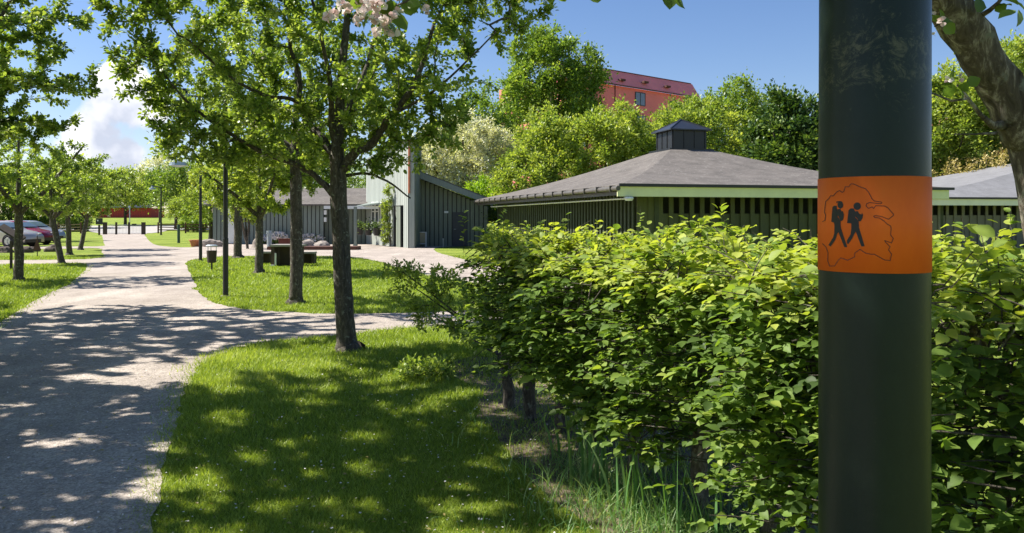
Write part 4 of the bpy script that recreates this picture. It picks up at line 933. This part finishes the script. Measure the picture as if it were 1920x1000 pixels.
def post_thing(name, px, py, top, r_, mat, lab, cat, group=None, capm=None):
    x, y = G(px, py); e = empty(name, (x, y, 0), lab, cat, group); h = EYE+(HY-top)/F*y
    mb = MB(); mb.tube([(0, 0, 0), (0, 0, h*.82)], r_, 12); mb.build('post', mat, e, smooth=False)
    mb = MB(); mb.tube([(0, 0, h*.82), (0, 0, h*.84), (0, 0, h)], [r_*1.05, r_*1.25, r_*1.1], 12); mb.build('cap', capm or mat, e); return e
post_thing('bollard', 505, 466, 433, .13, M['galv'], 'stout pale grey bollard lamp in front of the house wall', 'bollard')
post_thing('bollard', 335, 456, 422, .09, M['greenpost'], 'slim green post on the grass strip right of the gate', 'bollard')
x, y = G(537, 462); e = empty('planter', (x, y, 0), 'dark brick planter in front of the white flowers', 'planter')
mb = MB(); mb.box((0, 0, .2), (.75, .6, .4)); mb.box((0, 0, .43), (.85, .7, .06)); mb.build('planter_box', M['brick'], e, bevel=.01); mb = MB(); mb.box((0, 0, .455), (.6, .45, .02)); mb.build('planter_soil', M['soil'], e)
def rock(name, px, py, w, h, lab, seed, mat='stone', group=None, dx=1.0):
    x, y = G(px, py); r_ = random.Random(seed); bm = bmesh.new(); bmesh.ops.create_icosphere(bm, subdivisions=3, radius=1)
    ph = [r_.uniform(0, 6) for _ in range(6)]
    for v in bm.verts:
        k = 1+.16*math.sin(v.co.x*3+ph[0])+.13*math.sin(v.co.y*4+ph[1])+.12*math.sin(v.co.z*5+ph[2])+.05*math.sin(v.co.x*9+v.co.y*8+ph[3])
        v.co = Vector((v.co.x*w*k, v.co.y*w*.7*k, max(-.1, v.co.z)*h*k))
    me = bpy.data.meshes.new(name); bm.to_mesh(me); bm.free(); o = link(name, me, M[mat]); o.location = (x, y, .02); return setp(o, lab, 'rock', group)
GR = 'boulders around the park'
rock('boulder', 573, 466, .55, .42, 'rounded boulder left of the pair beside the trees', 1, group=GR); rock('boulder', 598, 466, .5, .45, 'pointed boulder in front of the house wall', 2, group=GR)
rock('boulder', 482, 465, .35, .4, 'small pale boulder behind the apple tree by the picnic table', 3, group=GR); rock('boulder', 400, 463, .6, .45, 'pale boulder at the left corner of the house', 5, group=GR)
rock('boulder', 8, 474, .38, .3, 'dark boulder at the left edge below the silver car', 6, 'darkstone', GR); rock('boulder', 50, 474, .38, .22, 'flat dark boulder under the silver car front', 7, 'darkstone', GR); rock('boulder', 97, 472, .42, .3, 'dark boulder right of the small triangular sign', 8, 'darkstone', GR)
rock('boulder', 63, 472, .3, .2, 'small brownish stone next to the triangular sign', 9, 'darkstone', GR)
mb = MB(); mb.box((0, 0, .09), (4.6, 1.2, .18)); o = mb.build('timber_kerb', M['railred'], bevel=.02); o.location = (*G(590, 468.5), 0); setp(o, 'low brown timber kerb edging the boulders by the house', 'kerb')
# picnic table and two benches
x, y = G(531, 499); e = empty('picnic_table', (x, y, 0), 'dark slab sided picnic table with a pale top on the lawn', 'table')
tb = y/F; mb = MB(); mb.box((.15, .1, .70), (1.05, .8, .07)); mb.build('tabletop', M['dull'], e, bevel=.008)
mb = MB(); mb.box((-.28, .1, .33), (.12, .72, .66)); mb.build('leg', M['board'], e); mb = MB(); mb.box((.2, .1, .33), (.66, .10, .66)); mb.build('side_slab', M['board'], e); mb = MB(); mb.box((.56, .1, .33), (.06, .72, .66)); mb.build('leg', M['board'], e)
mb = MB(); mb.bar((-.36, -.3, .03), (-.14, -.3, .03), .05, .05); mb.bar((-.17, -.3, .03), (-.17, -.3, .45), .05, .05); mb.build('foot', M['white'], e)
for px, py, w, lab in ((498, 495, .55, 'dark bench block left of the picnic table behind a tree trunk'), (573, 496, .65, 'dark bench block right of the picnic table')):
    x, y = G(px, py); e = empty('bench', (x, y, 0), lab, 'bench', 'benches at the picnic table'); mb = MB(); mb.box((0, .1, .41), (w, .42, .07)); mb.build('seat', M['dull'], e, bevel=.008)
    for sx in (-1, 1): mb = MB(); mb.box((sx*(w/2-.06), .1, .185), (.1, .36, .37)); mb.build('leg', M['board'], e)
    mb = MB(); mb.box((0, .12, .2), (w-.22, .08, .34)); mb.build('apron', M['board'], e)
# litter bin
x, y = G(397, 508); e = empty('litter_bin', (x, y, 0), 'dark litter bin on a thin post beside the lawn tip', 'bin'); k = y/F
mb = MB(); mb.tube([(0, 0, 0), (0, 0, 17*k)], .028, 8); mb.build('post', M['black'], e)
mb = MB(); mb.tube([(0, 0, 15*k), (0, 0, 16*k), (0, 0, 38*k)], [.10, .13, .155], 16); mb.build('bin_body', M['board'], e)
mb = MB(); mb.tube([(0, 0, 46*k), (0, 0, 47*k), (0, 0, 49*k)], [.17, .18, .12], 16)
for a in (0, 2.1, 4.2): mb.tube([(math.cos(a)*.14, math.sin(a)*.14, 37*k), (math.cos(a)*.14, math.sin(a)*.14, 47*k)], .012, 6)
mb.build('lid', M['galv'], e)
x, y = G(366, 463); mb = MB(); mb.tube([(0, 0, 0), (0, 0, .32), (0, 0, .35), (0, 0, .4)], [.22, .3, .34, .34], 14); o = mb.build('flower_pot', M['terracotta']); o.location = (x, y, 0); setp(o, 'low terracotta pot left of the house beside a thin lamp post', 'flower pot')
# wheeled cage / cart by the corner column
x, y = G(785, 463); e = empty('cart', (x, y, 0), 'white framed crate on legs with a beige panel against the house wall', 'cart'); w = .85
mb = MB()
for sx in (-1, 1):
    for sy in (-1, 1): mb.bar((sx*w/2, sy*.25, 0), (sx*w/2, sy*.25, .85), .04, .04)
for z2 in (.18, .83):
    for sy in (-1, 1): mb.bar((-w/2, sy*.25, z2), (w/2, sy*.25, z2), .04, .04)
mb.build('frame', M['white'], e); mb = MB(); mb.box((0, 0, .52), (w-.06, .44, .58)); mb.build('crate_body', M['beige'], e)
mb = MB(); mb.tube([(0, 0, 0), (0, 0, .42)], .03, 8); mb.tube([(0, 0, .42), (0, 0, .5)], .05, 8); o = mb.build('water_tap', M['galv']); o.location = (*G(831, 464), 0); setp(o, 'short grey standpipe in front of the house door wall', 'standpipe')
# lamp posts
GL = 'black lamp posts in the park'
def lamp(px, py, r_, h, lab, arm=.85, group=GL):
    x, y = G(px, py); e = empty('lamp_post', (x, y, 0), lab, 'lamp post', group)
    mb = MB(); mb.tube([(0, 0, -.02), (0, 0, 1.2), (0, 0, 1.22), (0, 0, h+.1)], [r_, r_, r_*.88, r_*.7], 16); mb.build('pole', M['black'], e)
    mb = MB(); mb.tube([(0, 0, h+.05), (-arm*.4, 0, h+.16), (-arm, 0, h+.14)], r_*.45, 8); mb.build('arm', M['black'], e)
    mb = MB(); mb.tube([(-arm, 0, h-.18), (-arm, 0, h-.12), (-arm, 0, h+.0), (-arm, 0, h+.02), (-arm, 0, h+.2)], [.10, .32, .30, .13, .10], 16); lh = mb.build('lamp_head', M['galv'], e)
    mb = MB(); mb.tube([(-arm, 0, h+.2), (-arm, 0, h+.3)], [.11, .08], 12); mb.build('lamp_cap', M['black'], lh)
    mb = MB(); mb.tube([(0, 0, 0), (0, 0, .03)], r_*1.7, 16); mb.build('base_plate', M['stone'], e)
lamp(423, 557, .056, 4.0, 'nearest black lamp post standing at the front of the middle lawn')
lamp(376, 490, .062, 3.75, 'second lamp post at the left tip of the middle lawn')
lamp(302, 441, .09, 4.6, 'far lamp post by the rail fence right of the gate')
# left signs
x, y = G(21, 506); e = empty('information_board', (x, y, 0), 'brown slanting information board on a post at the left edge', 'sign'); mb = MB(); mb.box((0, 0, .45), (.06, .06, .9)); mb.box((.2, .05, .45), (.06, .06, .9)); mb.build('posts', M['board'], e)
mb = MB(); mb.prism([(-.42, 0, 1.28), (.28, 0, .86), (.28, .3, .98), (-.42, .3, 1.40)], (0, 0, .06)); mb.build('board', M['board'], e)
x, y = G(70, 482); e = empty('triangular_sign', (x, y, 0), 'small dark red triangular sign on a thin stake', 'sign'); mb = MB(); mb.tube([(0, 0, 0), (0, 0, .9)], .02, 6); mb.build('stake', M['black'], e); mb = MB(); mb.prism([(-.17, -.03, .28), (.17, -.03, .28), (0, -.03, .78)], (0, .02, 0)); mb.build('plate', M['railred'], e)
# fences, gate, gate sign
def railfence(a, b, lab, sp=2.6, mat='rail', pm='railred', rails=(.35, .65, .95)):
    a = Vector((*a, 0)); b = Vector((*b, 0)); e = empty('rail_fence', a, lab, 'fence', 'split rail fences by the gate'); d = b-a; n_ = max(1, int(d.length/sp))
    for i in range(n_+1):
        p_ = d*i/n_; mb = MB(); mb.tube([p_, p_+Vector((0, 0, 1.2))], .09, 8); mb.build('post', M[pm], e)
    for i in range(n_):
        for z2 in rails: mb = MB(); mb.bar(d*i/n_+Vector((0, -.05, z2+.04)), d*(i+1)/n_+Vector((0, -.05, z2-.03)), .07, .1); mb.build('rail', M[mat], e)
railfence((-46.5, 85), (-82, 92), 'weathered rail fence running left from the gate behind the cars')
railfence((-38.6, 86), (-21.5, 88), 'dark rail fence running right from the gate', mat='railred')
gx, gy = G(231, 440); e = empty('gate', (gx, gy, 0), 'low barred vehicle gate across the end of the path', 'gate')
for px in (197, 218, 242, 269):
    w = .22 if px in (197, 269) else .11; mb = MB(); mb.box(((px-231)/F*gy, 0, .62), (w*1.6, w, 1.25)); mb.build('gate_post', M['board'], e)
mb = MB()
for z2 in (.12, 1.0): mb.bar(((203-231)/F*gy, 0, z2), ((264-231)/F*gy, 0, z2), .03, .04)
for i in range(24): xx = ((203+61*i/23)-231)/F*gy; mb.bar((xx, 0, .1), (xx, 0, 1.0), .015, .015)
mb.build('gate_leaf', M['galv'], e)
mb = MB(); mb.box(((252-231)/F*gy, -.05, 1.02), (.45, .06, .14)); mb.build('gate_plate', M['black'], e)
x, y = G(186, 441); e = empty('sign_box', (x, y, 0), 'black notice box on a post left of the gate', 'sign'); mb = MB(); mb.box((0, 0, .5), (.14, .14, 1.0)); mb.build('post', M['board'], e); mb = MB(); mb.box((0, 0, 1.35), (.62, .2, .62)); mb.build('box', M['black'], e, bevel=.02)
mb = MB(); mb.box((-.08, -.11, 1.42), (.12, .02, .14)); mb.build('notice', M['white'], e)
mb = MB(); mb.tube([(0, 0, 0), (0, 0, 2.9)], .06, 8); mb.tube([(0, 0, 2.9), (0, 0, 3.15)], [.16, .12], 8); o = mb.build('street_pole', M['galv']); o.location = (-48.5, 100, zt(0, 100)); setp(o, 'thin pale pole with a white top beyond the gate', 'pole')
# red barn
YB = 195; b0 = (100-960)/F*YB; b1 = (312-960)/F*YB; zb0 = 1.35; e = empty('red_barn', (b0, YB, zb0), 'long low red painted barn on the rise beyond the gate', 'building')
mb = MB(); siding(mb, (0, 0), (b1-b0-4, 0), 0, 2.9, sp=.6, w=.08, out=(0, -1)); siding(mb, (b1-b0-4, 0), (b1-b0-4, 8), 0, 2.9, sp=.6, out=(1, 0)); mb.build('wall', M['redwood'], e)
mb = MB(); mb.prism([(-.5, -.8, 2.85), (b1-b0-3.5, -.8, 2.85), (b1-b0-3.5, 4, 4.0), (-.5, 4, 4.0)], (0, 0, .15)); mb.build('roof', M['black'], e)

# ------------------------------------------------------------------ cars
def car(loc, rz, paint, lab, wagon=False):
    e = empty('parked_car', loc, lab, 'car', 'cars parked on the left', rz)
    prof = [(-2.2, .42), (-2.24, .75), (-2.18, .98), (-2.02, 1.28 if wagon else 1.0), (-1.75, 1.42 if wagon else 1.15), (-1.3, 1.47), (-.2, 1.46), (.25, 1.36), (.75, 1.08), (.98, .96), (1.6, .86), (2.0, .76), (2.2, .60), (2.24, .42)]
    W2 = .86
    def halfw(x, z):
        w = W2*(1-.10*(abs(x)/2.25)**4)
        return w*(1-max(0, z-.92)*.42)
    mb = MB(); ns = 7; rows = []
    for x_, zt2 in prof:
        row = []
        levels = [.26, .42, .62, .80, .92, 1.18, 1.47]
        for s in (-1, 1):
            seq = []
            for lz in levels:
                z_ = min(lz, zt2); seq.append((x_, s*halfw(x_, z_), z_))
            row.append(seq)
        rows.append(row[0]+row[1][::-1])
    k = len(rows[0]); vs = [p_ for r_ in rows for p_ in r_]
    fs = [(i*k+j, i*k+(j+1) % k, (i+1)*k+(j+1) % k, (i+1)*k+j) for i in range(len(rows)-1) for j in range(k)]
    fs += [tuple(range(k))[::-1], tuple(range((len(rows)-1)*k, len(rows)*k))]
    mb.add(vs, fs); me_o = mb.build('body', paint, e, smooth=True)
    bm = bmesh.new(); bm.from_mesh(me_o.data); bmesh.ops.remove_doubles(bm, verts=bm.verts, dist=.002); bmesh.ops.recalc_face_normals(bm, faces=bm.faces); bm.to_mesh(me_o.data); bm.free()
    # side glass, windscreen
    for s in (-1, 1):
        mb = MB(); pts = [(-1.85, .98), (-1.6, 1.3 if wagon else 1.12), (-1.2, 1.39), (-.2, 1.39), (.2, 1.3), (.68, .99)]
        P3 = [Vector((a_, s*(halfw(a_, b_)+.006), b_)) for a_, b_ in pts]; mb.prism(P3, (0, s*.008, 0)); mb.build('side_window', M['glassblue'], e)
    mb = MB(); mb.prism([(.30, -.62, 1.355), (.30, .62, 1.355), (.80, .72, 1.08), (.80, -.72, 1.08)], (.012, 0, .02)); mb.build('windscreen', M['glassblue'], e)
    for x_ in (-1.35, 1.38):
        for s in (-1, 1):
            mb = MB(); mb.tube([(x_, s*.66, .33), (x_, s*.68, .33), (x_, s*.86, .33), (x_, s*.885, .33)], [.30, .33, .33, .30], 24); wl = mb.build('wheel', M['tyre'], e)
            mb = MB(); mb.tube([(x_, s*.88, .33), (x_, s*.895, .33)], [.21, .20], 16)
            for q2 in range(5): a_ = q2*1.2566; mb.bar((x_, s*.9, .33), (x_+math.cos(a_)*.19, s*.9, .33+math.sin(a_)*.19), .03, .05)
            mb.build('rim', M['rim'], wl)
            mb = MB(); mb.tube([(x_, s*.80, .33), (x_, s*.872, .33)], .385, 24); mb.build('wheel_arch', M['tyre'], e)
    for s in (-1, 1):
        mb = MB(); mb.prism([(1.86, s*.50, .62), (1.80, s*.80, .64), (1.86, s*.80, .78), (1.98, s*.52, .76)], (.17, 0, -.01)); mb.build('headlight', M['lamp'], e)
        mb = MB(); mb.box((.62, s*.93, 1.0), (.14, .16, .12)); mb.build('mirror', paint, e, bevel=.02)
        mb = MB(); mb.box((-2.22, s*.66, .82), (.06, .24, .2)); mb.build('tail_light', M['maroon'], e)
    mb = MB(); mb.box((2.22, 0, .34), (.06, 1.1, .18)); mb.build('grille', M['black'], e)
car((-29.3, 45.2, .02), R(-14), M['silver'], 'silver grey hatchback with its front to the right', True)
car((-30.9, 49.2, .02), R(-14), M['maroon'], 'dark red car parked behind the silver one')
car((-32.7, 53.4, .02), R(-14), M['bluegrey'], 'pale blue grey car farthest back in the row')

# ------------------------------------------------------------------ apartment buildings behind the trees
e = empty('apartment_building', (12.5, 100, 0), 'tall red apartment building rising behind the trees', 'building')
du = Vector((12.9, 10.6, 0)).normalized(); dn_ = Vector((du.y, -du.x, 0)); L0, L1 = -8.5, 17.5
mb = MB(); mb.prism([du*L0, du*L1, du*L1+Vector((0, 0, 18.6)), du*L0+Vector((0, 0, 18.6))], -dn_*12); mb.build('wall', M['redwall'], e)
mb = MB(); mb.prism([du*(L0-.3)+dn_*.4+Vector((0, 0, 18.62)), du*(L1+.3)+dn_*.4+Vector((0, 0, 18.62)), du*(L1+.3)-dn_*1.0+Vector((0, 0, 20.7)), du*(L0-.3)-dn_*1.0+Vector((0, 0, 20.7))], -dn_*.3); rf = mb.build('roof', M['redroof'], e)
mb = MB(); mb.bar(du*L0+dn_*.45+Vector((0, 0, 18.6)), du*L1+dn_*.45+Vector((0, 0, 18.6)), .14, .14); mb.build('gutter', M['railred'], rf)
mb = MB(); mb.bar(du*L0-dn_*1.1+Vector((0, 0, 20.75)), du*L1-dn_*1.1+Vector((0, 0, 20.75)), .3, .12); mb.build('ridge_cap', M['brick'], rf)
for s, z2 in ((2.0, 19.4), (6.5, 19.6), (11, 19.5)): mb = MB(); mb.box(du*s+dn_*.1+Vector((0, 0, z2)), (.9, .5, .25), du); mb.build('roof_vent', M['railred'], rf)
mb = MB(); mb.bar(du*.8+dn_*.03+Vector((0, 0, 18.6)), du*.8+dn_*.03+Vector((0, 0, 12)), .12, .12); mb.build('drainpipe', M['brick'], e)
for row in range(5):
    for i in range(7):
        s = 5.6+(i-4)*11.0; z2 = 17.3-row*3.0
        if s > L1-1.5 or s < L0+1: continue
        mb = MB(); c_ = du*s+dn_*.04+Vector((0, 0, z2)); 
        for a_ in (-.95, 0, .95): mb.box(c_+du*a_, (.09, .1, 1.7), du)
        for b_ in (-.83, .83): mb.box(c_+Vector((0, 0, b_)), (1.9, .1, .09), du)
        wf = mb.build('window', M['black'], e); mb = MB(); mb.box(c_-dn_*.01, (1.8, .06, 1.6), du); mb.build('pane', simple('pane_sky', (.16, .20, .28), .1, 2, .1, bmp=0) if 'pane_sky' not in bpy.data.materials else bpy.data.materials['pane_sky'], wf)
e = empty('apartment_building', (44, 82, 0), 'red building with balconies half hidden right of the pole', 'building')
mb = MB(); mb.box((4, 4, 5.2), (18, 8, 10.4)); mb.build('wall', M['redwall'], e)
for i in range(3):
    for j in range(2):
        mb = MB(); mb.box((-2+i*5, -.6, 5.6+j*3.3), (2.8, 1.1, .12)); mb.box((-2+i*5, -1.13, 6.1+j*3.3), (2.8, .05, .95)); mb.build('balcony', M['redroof'], e)
        mb = MB(); mb.box((-2+i*5, -.03, 6.9+j*3.3-.2), (1.6, .06, 1.9)); mb.build('window', M['glass'], e)
mb = MB(); mb.prism([(-5.5, -1, 10.4), (13.5, -1, 10.4), (13.5, 4, 12.4), (-5.5, 4, 12.4)], (0, 0, .2)); mb.build('roof', M['redroof'], e)

# ------------------------------------------------------------------ background trees
GB = 'trees behind the buildings'
def big(px, ptop, Y, rx, lm, seed, label, zlo=None, nleaf=15000, ls=.24, natt=300, group=GB, rt=.22, name='deciduous_tree', spread=None):
    x = (px-960)/F*Y; top = EYE+(HY-ptop)/F*Y
    r = random.Random(seed); zl = zlo if zlo is not None else top*.3; zc = (top+zl)/2; rz = (top-zl)/2
    E = [(0, 0, zc, rx*.8, rx*.8, rz*.85, 5)]
    for i in range(11):
        a = r.uniform(0, 6.28); q = r.uniform(.45, .72); h = r.uniform(-.65, .75); k = math.sqrt(max(.1, 1-h*h)); E.append((math.cos(a)*rx*q*k, math.sin(a)*rx*q*k, zc+h*rz*.75, rx*.34, rx*.34, rx*.30, .8))
    limbs = [[(0, 0, -.1, rt*1.4), (0, 0, .4, rt*1.1), (0, 0, zl*.9, rt*.9), (0, 0, zc, rt*.5), (0, 0, zc+rz*.6, rt*.2)]]
    for i in range(5):
        a = i*1.256+r.uniform(-.4, .4); z0 = zl*.8+(zc-zl)*.2*i*.5; limbs.append([(0, 0, min(z0, zc), rt*.5), (math.cos(a)*rx*.3, math.sin(a)*rx*.3, z0+(zc-z0)*.6, rt*.35), (math.cos(a)*rx*.65, math.sin(a)*rx*.65, zc+rz*.2, rt*.15)])
    return make_tree(name, (x, Y, zt(0, Y)), limbs, E, natt, nleaf, ls, M[lm], M['bark_far'], label, 'tree', group, seed=seed, shell=.35, spread=spread or ls*1.6, seg=.7, twig_r=.012, rleaf=.06, lump=0, up=.6, width=1.1)
b1 = big(1035, 28, 76, 6.6, 'maple', 101, 'tallest round green tree beside the red apartment building', zlo=6.5, nleaf=42000, ls=.30, natt=480, rt=.35)
big(905, 120, 70, 4.6, 'maple', 102, 'green tree just left of the tallest round tree', zlo=2, nleaf=26000, ls=.27)
big(868, 190, 60, 5.0, 'willow', 103, 'broad pale grey green blossoming tree behind the wooden house', zlo=.8, nleaf=46000, ls=.21, natt=460)
big(915, 322, 53, 2.0, 'lime', 104, 'small bright lime tree between the house and the pavilion', zlo=.8, nleaf=9000, ls=.15, natt=160, rt=.1)
big(1100, 188, 56, 6.6, 'fresh', 105, 'yellow green tree above the left slope of the pavilion roof', zlo=.6, nleaf=44000, ls=.23, natt=460)
big(1310, 165, 60, 7.2, 'fresh', 106, 'wide yellow green tree directly behind the roof turret', zlo=.6, nleaf=56000, ls=.23, natt=500)
big(1482, 140, 54, 4.0, 'dark', 107, 'dark green chestnut tree left of the pole', zlo=1.0, nleaf=32000, ls=.30)
big(1375, 122, 84, 5.4, 'maple', 108, 'green tree crown right of the red roof', zlo=3, nleaf=26000, ls=.32)
y1 = big(1905, 38, 58, 7.0, 'fresh', 109, 'large yellow green tree behind the leaning apple limb', zlo=1.5, nleaf=56000, ls=.27, natt=480, rt=.3)
big(1765, 110, 56, 4.8, 'fresh', 110, 'rounded yellow green tree just right of the pole', zlo=.6, nleaf=34000, ls=.26)
big(1850, 272, 50, 4.2, 'brown', 111, 'brownish budding bush above the second pavilion roof', zlo=.5, nleaf=9000, ls=.16, rt=.1)
big(1625, 150, 62, 6.0, 'maple', 112, 'green tree hidden behind the pole', zlo=2, nleaf=12000, ls=.26)
dk = big(935, 388, 47, 1.9, 'dark', 113, 'small dark trunked tree in the gap between house and pavilion', zlo=1.3, nleaf=6000, ls=.13, natt=120, rt=.14)
big(985, 262, 51, 2.8, 'fresh', 114, 'yellow green bushy tree between the pale tree and the pavilion roof', zlo=.6, nleaf=16000, ls=.19, natt=220, rt=.12)
big(1290, 150, 78, 3.2, 'maple', 115, 'small green crown covering the right end of the red roof', zlo=3, nleaf=13000, ls=.28, natt=200)
# left background
g1 = big(235, 318, 125, 7.0, 'fresh', 120, 'pale green tree above the red barn', zlo=2.0, nleaf=12000, ls=.36, natt=240)
g2 = big(330, 300, 105, 5.5, 'maple', 121, 'green tree behind the far lamp post', zlo=1.5, nleaf=12000, ls=.32, natt=240)
big(300, 290, 140, 5.0, 'willow', 122, 'pale blossoming tree far behind the fence', zlo=3, nleaf=9000, ls=.34, natt=200)
g3 = big(395, 345, 62, 3.0, 'fresh', 123, 'fresh green tree behind the left end of the wooden house', zlo=1.2, nleaf=14000, ls=.17, natt=240, rt=.14)
g4 = big(560, 240, 66, 5.0, 'maple', 124, 'tree behind the low wing of the wooden house', zlo=2, nleaf=14000, ls=.22)
def far_copy(o, px, Y, label, rz, sc, szc=None): return copy_tree(o, ((px-960)/F*Y, Y, zt(0, Y)), label, rz, sc, szc, GB)
far_copy(g3, 352, 96, 'young tree on the right side of the gate', 1, 1.0)
far_copy(g1, 110, 110, 'tree behind the left rail fence near the gate sign', 2, .85); far_copy(g2, 20, 98, 'tree behind the fence above the silver car', 3, .95)
far_copy(g1, -90, 105, 'tree at the far left beyond the parked cars', 4, 1.0); far_copy(g2, 420, 120, 'distant tree seen over the left end of the wooden house', 5, 1.1)
far_copy(g4, 690, 78, 'tree behind the tall wall of the wooden house', 1.2, .9, .8); far_copy(g1, 60, 170, 'distant tree left of the red barn', 2.5, 1.0); far_copy(g2, 165, 215, 'tree behind the barn at its left part', .5, 1.2); far_copy(g1, 260, 220, 'tree behind the barn at its middle', 1.5, 1.2); far_copy(g2, 360, 210, 'tree behind the barn at its right end', 2.9, 1.2)
far_copy(g4, 780, 84, 'tree behind the house and the pale blossoming tree', 2.2, .85, .72); far_copy(g4, 470, 84, 'tree farther back behind the low wing', 3.3, 1.0, .8)
far_copy(y1, 2080, 66, 'large tree beyond the right edge of the photo', 1.0, 1.0)
# multi-stem shrub in front of the wing, and shrubs behind the fence
bush('multi_stem_shrub', (*G(464, 467), 0), [(0, 0, 2.3, 1.5, 1.0, .9, 3), (-.6, 0, 1.9, .8, .7, .5, 1)], 160, 6000, .12, 'fresh', 'many stemmed shrub in front of the grey wing wall', 131, 'shrub', 7, rt=.06, spread=.1, seg=.3)
for px, Y, sc, lab in ((362, 92, 1.0, 'round bush behind the right rail fence'), (140, 97, 1.3, 'round bush behind the left rail fence'), (60, 101, 1.5, 'wide bush behind the fence above the cars'), (-30, 96, 1.5, 'bush at the far left behind the cars'), (1000, 50, 1.1, 'bush in the gap behind the pavilion corner')):
    if px == 362: proto = bush('bush', ((px-960)/F*Y, Y, 0), [(0, 0, 1.0, 1.8, 1.3, .9, 3), (1, 0, .8, .9, .8, .7, 1)], 160, 4500, .2, 'maple', lab, 141, 'bush', 6, rt=.05, spread=.15, seg=.4, group='bushes behind the fences')
    else: copy_tree(proto, ((px-960)/F*Y, Y, zt(0, Y)), lab, px*.01, sc)
